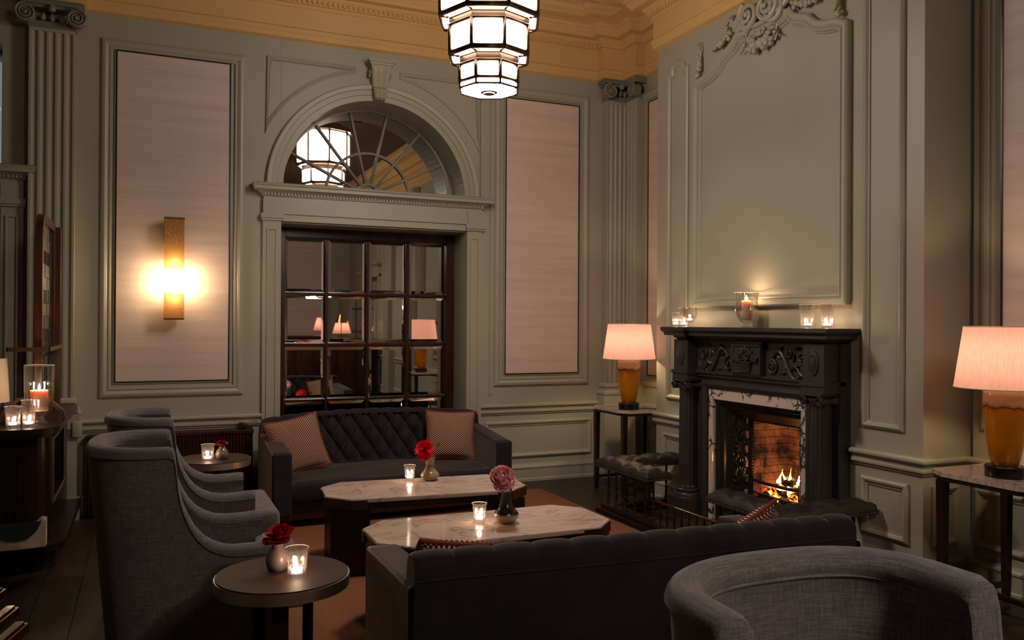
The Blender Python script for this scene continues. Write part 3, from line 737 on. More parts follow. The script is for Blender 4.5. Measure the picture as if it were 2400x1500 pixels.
def side_pilaster():
    root = struct('trim_52'); m = MB(); poly = [(0, -.12), (-.08, -.12)]
    for i in range(3):
        c = -.12-.19*(i+.65)/3.3
        for k in range(7): a = pi*k/6; poly.append((-.08+.016*sin(a), c+.02*cos(a)))
    poly += [(-.08, -.31), (0, -.31)]
    m.prism([(XR+a, b) for a, b in poly], .88, 3.56, lambda a, b, c: (a, b, c)); m.build('shaft', 'sage', root)
    c = MB(); c.box(XR, XR-.12, -.10, -.35, 3.69, 3.745); c.box(XR, XR-.085, -.11, -.32, 3.555, 3.60)
    T = Matrix.Translation((XR-.10, -.30, 3.625))@Matrix.Rotation(pi/2, 4, 'Y'); c.lathe([(.01, -.035), (.06, -.035), (.06, .035), (.01, .035)], 20, T=T)
    pts = [(XR-.142, -.30-.066*(1-t/50)*sin(t*.38), 3.625+.066*(1-t/50)*cos(t*.38)) for t in range(40)]; c.tube(pts, .010, 6)
    c.build('capital', 'sage_deep', root)
    b = MB(); b.box(XR, XR-.12, -.10, -.35, .66, .76); b.box(XR, XR-.10, -.10, -.33, .76, .88); b.box(XR, XR-.10, -.10, -.34, 0, .66); b.build('base', 'sage', root)
side_pilaster()

# ------------------------------------------------------------------ overmantel panel and plaster ornament
def overmantel():
    c = -2.345; root = struct('trim_53')
    def half():
        # right half outline in (y offset from centre (+ = towards back wall), z)
        return [(.785, 1.572), (.785, 3.30), (.70, 3.345)]+[(.70-.225*t-.05*sin(t*pi), 3.345+.10*t**1.4) for t in (.25, .5, .75)]+[(.46, 3.45), (.33, 3.50), (.28, 3.56), (.18, 3.53), (0, 3.52)]
    h = half(); pts = [(c-a, b) for a, b in h]           # y0 (nearer camera) side going up
    path = [(c-a, b) for a, b in h]+[(c+a, b) for a, b in reversed(h[:-1])]
    path = list(reversed(path))
    # orientation: want left normal = inward, so run counter-clockwise in (y, z)
    area = sum(path[i-1][0]*path[i][1]-path[i][0]*path[i-1][1] for i in range(len(path)))
    if area < 0: path.reverse()
    m = MB(); m.sweep(path, [(0, 0), (0, .035), (.012, .045), (.035, .045), (.045, .035), (.05, .03), (.056, .036), (.064, .036), (.07, .02), (.078, .012), (.082, 0)], breast)
    m.build('panel_frame', 'sage', root)
    o = lambda y, z, v: (XB-v, y, z)
    def scroll(y, z, r, turns, sgn, rot, tr, v0=.05):
        m = MB(); pts = []; rr = []
        n = int(turns*18)
        for t in range(n):
            a = rot+sgn*t*2*pi/18; q = r*(1-.78*t/n); pts.append(o(y+q*cos(a), z+q*sin(a), v0+.02*t/n)); rr.append(tr*(1-.45*t/n))
        m.tube(pts, rr, 8); m.ball(o(y, z, v0+.02), r*.22, 8); return m
    for s_ in (1, -1):
        Y = lambda y: c+s_*(y-c)
        scroll(Y(-2.20), 3.585, .092, 1.6, -s_, pi/2-.9*s_, .022).build('scroll', 'sage', root)
        scroll(Y(-2.44), 3.62, .105, 1.9, s_, pi/2+.5*s_, .024, .06).build('scroll', 'sage', root)
        m = MB(); m.tube([o(Y(-2.35+.0*t)+s_*(.25-.33*t/10)*0, 0, 0) for t in range(2)], .001, 3) if False else None
        # leafy band linking scrolls and shoulder
        g = MB(); random.seed(5)
        def chain(p0, p1, sag, n, r0, r1):
            for i in range(n):
                t = (i+.5)/n; y = p0[0]+(p1[0]-p0[0])*t; z = p0[1]+(p1[1]-p0[1])*t-sag*sin(pi*t)
                r = r0+(r1-r0)*sin(pi*t)
                for k in range(3): g.ball(o(Y(y+random.uniform(-1, 1)*r*.7), z+random.uniform(-1, 1)*r*.8, .03+random.uniform(0, .02)), r*random.uniform(.6, .9), 8)
        chain((-2.18, 3.43), (-2.50, 3.50), .085, 11, .016, .034)
        chain((-1.80, 3.52), (-2.08, 3.62), .05, 8, .016, .028); chain((-1.98, 3.60), (-2.03, 3.70), 0, 5, .012, .016)
        chain((-1.63, 3.35), (-1.66, 3.50), 0, 5, .028, .022); chain((-2.30, 3.50), (-2.36, 3.47), .01, 4, .02, .022)
        chain((-2.50, 3.60), (-2.58, 3.56), .01, 4, .028, .03)
        g.build('garland', 'sage', root)
        b = MB()
        for pts in ([(-2.17, 3.50), (-2.20, 3.46), (-2.16, 3.40), (-2.13, 3.385)], [(-2.17, 3.50), (-2.19, 3.45), (-2.215, 3.41), (-2.205, 3.38)],
                    [(-2.50, 3.53), (-2.49, 3.47), (-2.505, 3.41), (-2.49, 3.375)], [(-1.62, 3.60), (-1.655, 3.615), (-1.66, 3.56), (-1.64, 3.53)], [(-1.655, 3.56), (-1.65, 3.50), (-1.66, 3.44)]):
            b.tube([o(Y(y), z, .035) for y, z in pts], .009, 6, flat=.5)
        b.build('ribbon', 'sage', root)
    # crest cartouche between the scrolls
    g = MB(); random.seed(9)
    for i in range(26):
        t = i/25; y = -2.58-.46*t*1.0; 
        g.ball(o(-2.62+.55*(t-.5)*1.0+.275, 3.64-.05*sin(pi*t)+random.uniform(-.02, .02), .04), random.uniform(.018, .03), 8)
    g.build('crest', 'sage', root)
    m = MB(); m.tube([o(c+.30*cos(a), 3.66-.13*sin(a), .045) for a in [pi*k/20 for k in range(21)]], .02, 8); m.build('crest_band', 'sage', root)
overmantel()

# ------------------------------------------------------------------ chandelier
def chandelier():
    t = thing('lantern_chandelier', 'stepped octagonal white glass lantern hanging from the ceiling', 'chandelier', (CHAND_XY[0], CHAND_XY[1], 2.862))
    rot = radians(22.5)+yaw*-1+radians(0)
    def oct_(R): return [(R*cos(rot+pi/4*k), R*sin(rot+pi/4*k)) for k in range(8)]
    k_ = 1/cos(pi/8)
    tiers = [(.165*k_, .235*k_, 0.0, .180), (.235*k_, .29*k_, .180, .385), (.29*k_, .29*k_, .42, .83)]
    # tier: (R of this tier wall, R of next), wall bottom, wall top
    bars = MB(); bands = MB()
    def ring(mb, R0, R1, z0, z1):
        a, b = oct_(R0), oct_(R1)
        for q in range(8):
            p, r_ = a[q], a[(q+1) % 8]; s_, u = b[q], b[(q+1) % 8]
            mb.add([(p[0], p[1], z0), (r_[0], r_[1], z0), (u[0], u[1], z1), (s_[0], s_[1], z1)], [(0, 1, 2, 3)])
    def frame(R, z0, z1, tr=.0125):
        P = oct_(R)
        for z in (z0, z1): 
            for q in range(8): a, b = P[q], P[(q+1) % 8]; bars.tube([(a[0], a[1], z), (b[0], b[1], z)], tr, 4)
        for a in P: bars.tube([(a[0], a[1], z0), (a[0], a[1], z1)], tr, 4)
    levels = [(.172, .038, .138), (.232, .205, .368), (.290, .430, .80)]
    for (A, z0, z1) in levels:
        R = A*k_; frame(R, z0, z1); P = oct_(R*.985)
        for q in range(8):
            a, b = P[q], P[(q+1) % 8]; m = MB(); m.add([(a[0], a[1], z0), (b[0], b[1], z0), (b[0], b[1], z1), (a[0], a[1], z1)], [(0, 1, 2, 3)]); m.build('pane', 'lantern_glow', t, recalc=False)
    P = oct_(.170*k_); frame(.172*k_, 0.0, .038, .007)
    m = MB(); m.add([(x, y, .0) for x, y in P], [tuple(range(8))]); m.build('bottom_pane', 'lantern_base', t, recalc=False)
    for q in range(8):
        a, b = P[q], P[(q+1) % 8]; m = MB(); m.add([(a[0], a[1], 0), (b[0], b[1], 0), (b[0], b[1], .038), (a[0], a[1], .038)], [(0, 1, 2, 3)]); m.build('pane', 'lantern_glow', t, recalc=False)
        bars.box(-.010, .010, -.012, .008, -.004, .002, T=Matrix.Translation((P[q][0]*.97, P[q][1]*.97, 0)))
    m = MB()
    for R, z0, z1 in ((.055, -.012, 0), (.038, -.022, -.012)): m.prism(oct_(R), z0, z1)
    m.build('finial', 'bronze', t)
    # each tier steps in under a glowing ledge with a bronze band below it
    for (Ain, Aout, zb, zl) in ((.172, .232, .138, .192), (.232, .290, .368, .415)):
        bands = MB()
        ring(bands, Ain*k_*1.012, Ain*k_*1.012, zb, zl); ring(bands, Ain*k_*1.04, Ain*k_*1.012, zl-.010, zl-.014)
        frame(Aout*k_, zl, zl+.004, .0105)
        for q in range(8):
            a, b = oct_(Ain*k_*1.04)[q], oct_(Ain*k_*1.04)[(q+1) % 8]; c, d = oct_(Aout*k_)[(q+1) % 8], oct_(Aout*k_)[q]
            m = MB(); m.add([(a[0], a[1], zl), (b[0], b[1], zl), (c[0], c[1], zl), (d[0], d[1], zl)], [(0, 1, 2, 3)]); m.build('ledge_pane', 'lantern_glow', t, recalc=False)
            bars.tube([(a[0], a[1], zl-.003), (d[0], d[1], zl-.003)], .009, 4)
        bands.build('band', 'bronze', t, recalc=False)
    bars.build('frame', 'bronze', t)
    m = MB()
    for R, z0, z1 in ((.36, .80, .83), (.33, .83, .86), (.25, .86, .90), (.10, .90, .95)): m.prism(oct_(R), z0, z1)
    m.build('canopy', 'bronze', t)
    m = MB(); m.tube([(0, 0, .95), (0, 0, 1.47)], .012, 8); m.build('rod', 'bronze', t)
    return t
ch = chandelier()
ch_fill = copy_tree(ch, (1.9, -7.3, 2.862), None, 'unseen copy of the stepped octagonal lantern, added behind the camera as fill light')  # unseen lantern, added only to brighten the room from behind the camera

# ------------------------------------------------------------------ wall light
def sconce():
    t = thing('wall_light', 'gold box wall light with glowing glass centre on silk panel', 'wall lamp', (.188, -.012, 1.463))
    m = MB(); m.box(-.045, .045, 0, -.07, .24, .33); m.build('backplate', 'brass', t)
    m = MB(); m.box(-.071, .071, -.065, -.145, .0, .195, bev=.002); m.build('lower_shade', 'sconce_gold', t)
    m = MB(); m.box(-.071, .071, -.065, -.145, .378, .765, bev=.002); m.build('upper_shade', 'sconce_gold', t)
    m = MB(); m.box(-.072, .072, -.064, -.147, .755, .77); m.build('cap', 'bronze', t); m = MB(); m.box(-.072, .072, -.064, -.147, -.005, .006); m.build('cap', 'bronze', t)
    m = MB(); m.box(-.077, .077, -.06, -.15, .195, .378, bev=.006); m.build('glass', 'sconce_glow', t)
    for z in (.165, .41): light('sconce_bulb', (.188, -.115, 1.463+z), .7, (1, .72, .42), .01)
sconce()

# ------------------------------------------------------------------ fireplace
FC = -2.345
def fireplace():
    t = thing('fireplace_surround', 'black carved fireplace surround with fluted columns and marble slips', 'fireplace', (XB, FC, 0))
    L = lambda a, b, v: (-v, a, b)      # local: a = y from centre, b = z, v = out from wall
    def bx(m, a0, a1, b0, b1, v0, v1, bev=0): m.box(-v1, -v0, a0, a1, b0, b1, bev=bev)
    D = 'mantel_black'
    # back slab: jambs, lintel
    for s_ in (1, -1): m = MB(); bx(m, s_*.505, s_*.79, 0, 1.33, 0.001, .085); m.build('jamb', D, t)
    m = MB(); bx(m, -.505, .505, .975, 1.33, .001, .08)
    m.sweep([(-.505, .0), (-.505, .972), (.505, .972), (.505, .0)][::-1], [(0, .05), (0, .088), (-.012, .1), (-.03, .108), (-.05, .105), (-.07, .09), (-.07, .05)], L, closed=False)
    m.build('architrave', D, t)
    # entablature blocks with medallions, frieze tablets
    for s_ in (1, -1):
        m = MB(); a0, a1 = s_*.60, s_*.775
        bx(m, a0, a1, 1.10, 1.33, .05, .20); bx(m, s_*.585, s_*.79, 1.075, 1.10, .04, .215); bx(m, s_*.59, s_*.785, 1.03, 1.075, .04, .205)
        m.build('end_block', D, t)
        m = MB(); c = s_*.6875
        T = Matrix.Translation((-.20, c, 1.215))@Matrix.Rotation(-pi/2, 4, 'Y')@Matrix.Diagonal((1.75, 1, 1, 1))
        m.lathe([(.046, 0), (.044, .008), (.036, .008), (.03, .012), (.012, .016), (.002, .018)], 24, T=T)
        for k in range(12): a = 2*pi*k/12; m.ball((-.209, c+.026*cos(a), 1.215+.046*sin(a)), .009, 6)
        m.build('medallion', D, t)
    m = MB(); bx(m, -.60, .60, 1.10, 1.33, .06, .11); bx(m, -.60, .60, 1.085, 1.10, .06, .135); bx(m, -.60, .60, 1.06, 1.085, .06, .12); bx(m, -.60, .60, 1.03, 1.06, .06, .10); m.build('frieze', D, t)
    m = MB(); bx(m, -.155, .155, 1.095, 1.33, .10, .145); m.sweep(rect(-.15, .15, 1.11, 1.31), [(0, .14), (0, .155), (.012, .155), (.018, .144)], L); m.build('tablet', D, t)
    # carved basket of fruit
    m = MB(); random.seed(4)
    for i in range(76):
        a = random.uniform(-.118, .118); b = 1.200+random.uniform(-.012, .092)*(1-abs(a)/.16); m.ball((-.155, a, b), random.uniform(.009, .019), 6)
    for i in range(9):
        T = Matrix.Translation((-.158, -.11+.0275*i, 1.215+.06*(1-abs(i-4)/4.5)))@Matrix.Rotation((i-4)*-.35, 4, 'X'); m.ball((0, 0, 0), .022, 6, T=T, sq=(.4, .5, 1.3))
    for i in range(10): m.box(-.165, -.145, -.055+.011*i, -.048+.011*i, 1.13, 1.185)
    m.box(-.168, -.145, -.06, .06, 1.185, 1.193); m.box(-.166, -.145, -.05, .05, 1.122, 1.132)
    m.build('carved_basket', D, t)
    # acanthus scrolls
    for s_ in (1, -1):
        m = MB()
        def vol(y, z, r, turns, sg, rot, tr):
            n = int(turns*16); pts = []; rr = []
            for k in range(n): a = rot+sg*k*2*pi/16; q = r*(1-.8*k/n); pts.append((-.118, s_*(y+q*cos(a)), z+q*sin(a))); rr.append(tr*(1-.4*k/n))
            m.tube(pts, rr, 7); m.ball((-.122, s_*y, z), r*.25, 8)
        vol(.225, 1.165, .052, 1.6, -1, pi/2, .010); vol(.50, 1.235, .040, 1.5, 1, -pi/2, .008); vol(.385, 1.262, .032, 1.3, 1, pi, .008)
        m.tube([(-.118, s_*(.225+.26*u), 1.217+.07*sin(u*2*pi*.9)-.06*u) for u in [j/24 for j in range(25)]], [.008+.007*sin(pi*j/24) for j in range(25)], 7)
        m.tube([(-.118, s_*(.40+.12*u), 1.15+.03*sin(u*5)) for u in [j/10 for j in range(11)]], .007, 6)
        for (y, z, a, r) in ((.30, 1.28, .7, .030), (.37, 1.17, -.8, .034), (.45, 1.17, .5, .028), (.29, 1.235, -.4, .024), (.555, 1.15, .9, .026), (.43, 1.235, 1.4, .026), (.46, 1.295, .2, .028), (.555, 1.29, -.8, .024), (.33, 1.13, .1, .026)):
            T = Matrix.Translation((-.115, s_*y, z))@Matrix.Rotation(a*s_, 4, 'X'); m.ball((0, 0, 0), r, 8, T=T, sq=(.5, 1.2, .38))
            m.ball((-.004, s_*y, z), r*.35, 6)
        m.build('acanthus_scroll', D, t)
    # shelf with break-forward ends
    path = [(-.86, 0), (-.86, .27), (-.56, .27), (-.56, .235), (.56, .235), (.56, .27), (.86, .27), (.86, 0)]
    P = [(.10, 1.325), (.09, 1.335), (.075, 1.345), (.07, 1.36), (.02, 1.362), (.02, 1.38), (.012, 1.387), (.0, 1.40), (0, 1.425)]
    pth = [(-v, a) for a, v in path]
    m = MB()
    pth = [(-v, a) for a, v in path]
    # choose order so that the left normal points towards the wall
    rows_path = pth
    m.sweep(rows_path[::-1], [(u, z) for u, z in P], lambda a, b, c: (a, b, c), closed=False)
    m.add([(x, y, 1.425) for x, y in pth], [tuple(range(8))]); m.build('mantel_shelf', D, t)
    # columns
    for s_ in (1, -1):
        c = s_*.685; X = -.135
        m = MB(); m.lathe([(.078, .20), (.078, .215), (.071, .23), (.067, .30), (.066, .6), (.062, .955)], 80, (X, c, 0), flute=lambda k, n, z: 1-.07*abs(sin(pi*k/5)) if True else 1, smooth=False); m.build('column', D, t)
        m = MB(); m.lathe([(.10, .145), (.10, .165), (.092, .175), (.084, .178), (.084, .186), (.09, .19), (.088, .2), (.078, .205)], 32, (X, c, 0)); m.build('column_base', D, t)
        m = MB(); m.box(X-.11, -.001, c-.11, c+.11, 0, .147, bev=.004); m.build('plinth', D, t)
        m = MB(); m.lathe([(.066, .955), (.072, .965), (.072, .975), (.08, .99), (.08, 1.0)], 28, (X, c, 0)); m.box(X-.085, -.04, c-.085, c+.085, 1.015, 1.032)
        for q in (1, -1):
            T = Matrix.Translation((X-.005, c+q*.068, .985))@Matrix.Rotation(pi/2, 4, 'Y')
            m.lathe([(.030, -.075), (.030, -.05), (.022, -.02), (.020, 0), (.022, .02), (.030, .05), (.030, .075)], 16, T=T)
            m.tube([(X-.083, c+q*(.068)+.026*(1-j/24)*cos(.42*j), .985+.026*(1-j/24)*sin(.42*j)) for j in range(20)], .005, 5)
        m.build('capital', D, t)
    # marble slips
    m = MB(); bx(m, -.5, .5, .895, .975, .03, .080); m.build('marble_slip', 'breccia', t, label='veined white marble slab above the grate')
    for s_ in (1, -1):
        m = MB(); bx(m, s_*.455, s_*.5, 0, .893, .03, .080); m.build('marble_slip', 'breccia', t, label='narrow upright slab of veined white marble')
    # cast-iron insert
    I = 'iron'
    m = MB()
    m.sweep([(-.455, 0), (.455, 0), (.455, .895), (-.455, .895)], [(0, .03), (0, .05), (.015, .055), (.03, .05), (.035, .035), (.05, .03), (.065, .02), (.065, -.02)], L); m.build('insert_frame', I, t)
    # splayed cheeks with relief, hood
    for s_ in (1, -1):
        m = MB(); a0, a1 = s_*.39, s_*.245; V = [L(a0, .06, .0), L(a1, .06, -.13), L(a1, .83, -.13), L(a0, .83, .0)]
        m.add(V, [(0, 1, 2, 3)]); m.add([L(a1, .06, -.13), L(s_*.33, .06, -.131), L(s_*.33, .83, -.131), L(a1, .83, -.13)], [(0, 1, 2, 3)]); random.seed(11)
        def S(u, z, p): a = a0+(a1-a0)*u; v = 0-.13*u; return L(a, z, v+p)
        for i in range(70):
            z = random.choice([random.uniform(.62, .80), random.uniform(.45, .60), random.uniform(.30, .40)]); m.ball(S(random.uniform(.28, .72), z, .008), random.uniform(.009, .02), 6)
        for q in range(3): m.tube([S(.5+.2*sin(j*.7+q*2), .3+.06*j, .012) for j in range(9)], .007, 6)
        for i in range(34): m.ball(S(.95, .08+.022*i, .004), .010, 6)
        m.build('iron_cheek', I, t)
    m = MB(); m.add([L(-.39, .83, 0), L(.39, .83, 0), L(.245, .745, -.13), L(-.245, .745, -.13)], [(0, 1, 2, 3)]); m.add([L(-.33, .745, -.131), L(.33, .745, -.131), L(.33, .93, -.131), L(-.33, .93, -.131)], [(0, 1, 2, 3)])
    for i in range(24): a = -.23+.02*i; m.ball(L(a, .752, -.12), .010, 6)
    m.build('iron_hood', I, t)
    return t
fireplace()
def firebox():
    t = thing('firebox', 'glowing brick firebox behind the grate', 'firebox', (XB+.13, FC, .0))
    m = MB()
    m.box(.36, .40, -.32, .32, 0, .95); m.box(0.0, .38, .30, .34, 0, .95); m.box(0.0, .38, -.34, -.30, 0, .95); m.box(0, .40, -.34, .34, 0, .06); m.box(0, .4, -.34, .34, .93, .97)
    m.build('lining', 'iron', t)
    proto = MB().box(-.012, .012, -.0635, .0635, -.0255, .0255, bev=.003).build('brick', 'firebrick', t)
    first = True; random.seed(2)
    for r in range(13):
        z = .22+.053*r
        for k in range(-2, 3):
            y = k*.13+(.065 if r % 2 else 0)
            if abs(y) > .27: continue
            o = proto if first else proto.copy()
            if not first: COL.objects.link(o)
            first = False; o.location = (.345+random.uniform(-.004, .004), y, z)
        for k in range(3):
            x = .06+.13*k+(.0 if r % 2 else -.04)
            for sy in (1, -1):
                o = proto.copy(); COL.objects.link(o); o.location = (x, sy*(.285+random.uniform(-.003, .003)), z); o.rotation_euler = (0, 0, pi/2)
firebox()
def grate():
    t = thing('fire_grate', 'black iron grate holding the burning coals', 'grate', (XB+.13, FC, .06))
    m = MB()
    for z in (.13, .18, .265): m.tube([(-.01, -.245, z), (-.04, -.15, z), (-.045, 0, z), (-.04, .15, z), (-.01, .245, z)], .008 if z != .265 else .012, 8)
    m.build('front_bar', 'iron', t)
    m = MB()
    for k in range(9): m.box(.02, .28, -.2+.05*k-.006, -.2+.05*k+.006, .10, .112)
    m.build('bottom_bar', 'iron', t)
    for sy in (1, -1):
        m = MB(); m.box(-.02, .0, sy*.235-.01, sy*.235+.01, 0, .30); m.build('leg', 'iron', t)
grate()
def coals():
    random.seed(21); protos = []
    for q in range(4):
        m = MB(); rows = []
        for i in range(5):
            ph = pi*i/4; rows.append([(.034*sin(ph)*cos(2*pi*k/7)*random.uniform(.75, 1.2), .034*sin(ph)*sin(2*pi*k/7)*random.uniform(.75, 1.2), .028*cos(ph)) for k in range(7)])
        m.grid(rows, False, True, False); o = m.build('coal', 'ember' if q < 2 else 'coal'); protos.append(o)
        tag(o, 'lump of coal in the burning heap', 'coal', 'coals burning in the grate')
    used = set(); n = 0
    for lay in range(4):
        for i in range(14-3*lay):
            q = random.choice([0, 1, 2, 3]) if lay < 3 else random.choice([2, 3])
            o = protos[q] if q not in used else protos[q].copy()
            if q in used: COL.objects.link(o)
            used.add(q); n += 1
            y = FC-.17+.032*i+.02*lay*1.5-.02 + random.uniform(-.01, .01) - .02
            o.location = (XB+.13+random.uniform(.0, .16), min(max(y, FC-.21), FC+.2), .215+.045*lay+random.uniform(-.01, .01))
            o.rotation_euler = (random.uniform(0, 6), random.uniform(0, 6), random.uniform(0, 6))
    t = thing('fire', 'orange and white flames rising over the coals', 'fire', (XB+.18, FC-.06, .30))
    for (y, h, r, ln) in ((-.14, .12, .014, .02), (-.10, .16, .018, -.01), (-.06, .10, .012, .015), (-.02, .17, .02, .02), (.03, .12, .014, -.015), (.07, .15, .016, .01), (.10, .08, .012, .01), (-.17, .08, .012, 0)):
        m = MB(); pts = []; rr = []
        for j in range(9): u = j/8; pts.append((.01*sin(u*5+y*30), ln*sin(u*4+y*9), h*u)); rr.append(max(.0015, r*sin(min(1, .35+u*.75)*pi)**.8*(1-u*.5)))
        m.tube(pts, rr, 8); o = m.build('flame', 'flame', t); o.location = (random.uniform(-.05, .04), y, random.uniform(-.02, .02))
    light('fire_light', (XB+.24, FC-.03, .37), P_FIRE, (1, .42, .17), .05)
coals()

# ------------------------------------------------------------------ club fender
def fender():
    t = thing('club_fender', 'low club fender of dark rails around the hearth', 'fender', (3.25, FC, 0))
    ox, oy = -3.25, -FC; T = Matrix.Translation((ox, oy, 0))
    y0, y1, xf = -1.31, -3.37, 3.18
    kb = MB(T)
    kb.sweep([(3.9, y1), (xf, y1), (xf, y0), (3.9, y0)], [(0, 0), (0, .03), (.012, .04), (.02, .04), (.026, .055), (.075, .07), (.09, .07), (.09, 0)][::1], lambda a, b, c: (a, b, c), closed=False) if False else None
    for (a, b, c, d) in ((xf, xf+.15, y1, y0), (xf+.15, 3.80, y0-.15, y0), (xf+.15, 3.80, y1, y1+.15)):
        kb.box(a, b, c, d, 0, .035, bev=.006)
    for (a, b, c, d) in ((xf+.03, xf+.12, y1+.03, y0-.03), (xf+.12, 3.80, y0-.12, y0-.03), (xf+.12, 3.80, y1+.03, y1+.12)):
        kb.box(a, b, c, d, .035, .07, bev=.008)
    kb.build('kerb', 'dark_wood', t)
    def post(x, y, h=.37):
        m = MB(T); m.lathe([(.014, .07), (.014, .08), (.009, .09), (.009, .16), (.012, .165), (.007, .18), (.012, .20), (.009, .215), (.009, h)], 10, (x, y, 0)); m.build('post', 'dark_wood', t)
    xc = xf+.075
    for y in (y0-.075, -1.50, -1.62, -1.76, -1.90, -2.0, -2.74, -2.88, -3.02, -3.16, y1+.075): post(xc, y)
    for x in (3.42, 3.62, 3.78): post(x, y0-.075); post(x, y1+.075)
    # low rail between the two seats
    m = MB(T); m.box(xc-.012, xc+.012, -2.74, -2.0, .205, .222, bev=.004); m.build('low_rail', 'mahogany', t)
    for k in range(8): m = MB(T); m.lathe([(.007, .07), (.007, .12), (.010, .125), (.006, .14), (.007, .205)], 8, (xc, -2.09-.082*k, 0)); m.build('spindle', 'dark_wood', t)
    for (ya, yb, yc) in ((y0, -2.04, y0), (y1, -2.70, y1)):
        sg = 1 if ya > yb else -1
        # L-shaped padded seat with tufts
        W = .21; pl = [(xf-.01, ya), (xf-.01, yb), (xf-.01+W, yb), (xf-.01+W, ya-sg*W), (3.90, ya-sg*W), (3.90, ya)]
        m = MB(T)
        def inside(x, y):
            return (xf-.01 <= x <= xf-.01+W and min(ya, yb) <= y <= max(ya, yb)) or (xf-.01 <= x <= 3.90 and min(ya, ya-sg*W) <= y <= max(ya, ya-sg*W))
        def edge(x, y):
            # distance to outline
            best = 9
            for i in range(6):
                a = Vector(pl[i]); b = Vector(pl[(i+1) % 6]); p = Vector((x, y)); d = b-a; u = max(0, min(1, (p-a).dot(d)/d.dot(d))); best = min(best, (p-(a+d*u)).length)
            return best
        def hz(x, y):
            e = edge(x, y); h = .375+.06*min(1, (e/.05))**.45 if e > 0 else .375
            u = (x-xf+.01)/W*2; v = (y-ya)/W*2*1.0
            tf = (abs(sin(pi*(u+v)/2))*abs(sin(pi*(u-v)/2)))**.5
            return h-.026*(1-tf)*min(1, e/.04)
        st = .0125
        nx = int(round((3.90-xf+.01)/st)); Lx = [xf-.01+(3.90-xf+.01)*i/nx for i in range(nx+1)]
        iw = max(range(nx+1), key=lambda i: -abs(Lx[i]-(xf-.01+W))); Lx[iw] = xf-.01+W
        ny = int(round(abs(ya-yb)/st)); Ly = [ya+(yb-ya)*i/ny for i in range(ny+1)]
        jw = max(range(ny+1), key=lambda j: -abs(Ly[j]-(ya-sg*W))); Ly[jw] = ya-sg*W
        idx = {}; V = []; Fc = []
        def vid(i, j):
            if (i, j) not in idx: idx[(i, j)] = len(V); V.append((Lx[i], Ly[j], hz(Lx[i], Ly[j])))
            return idx[(i, j)]
        for i in range(nx):
            for j in range(ny):
                if inside((Lx[i]+Lx[i+1])/2, (Ly[j]+Ly[j+1])/2): Fc.append((vid(i, j), vid(i+1, j), vid(i+1, j+1), vid(i, j+1)))
        m.add(V, Fc, True)
        m.prism(pl, .352, .376); m.build('seat_pad', 'leather', t)
        # nail heads
        nl = MB(T)
        for i in range(6):
            a = Vector(pl[i]); b = Vector(pl[(i+1) % 6]); n = int((b-a).length/.026)
            for k in range(n):
                p = a+(b-a)*(k+.5)/n; nl.ball((p.x, p.y, .362), .0052, 6)
        nl.build('nail_trim', 'steel_rim', t, kind='stuff', label='row of small brass nail heads')
fender()

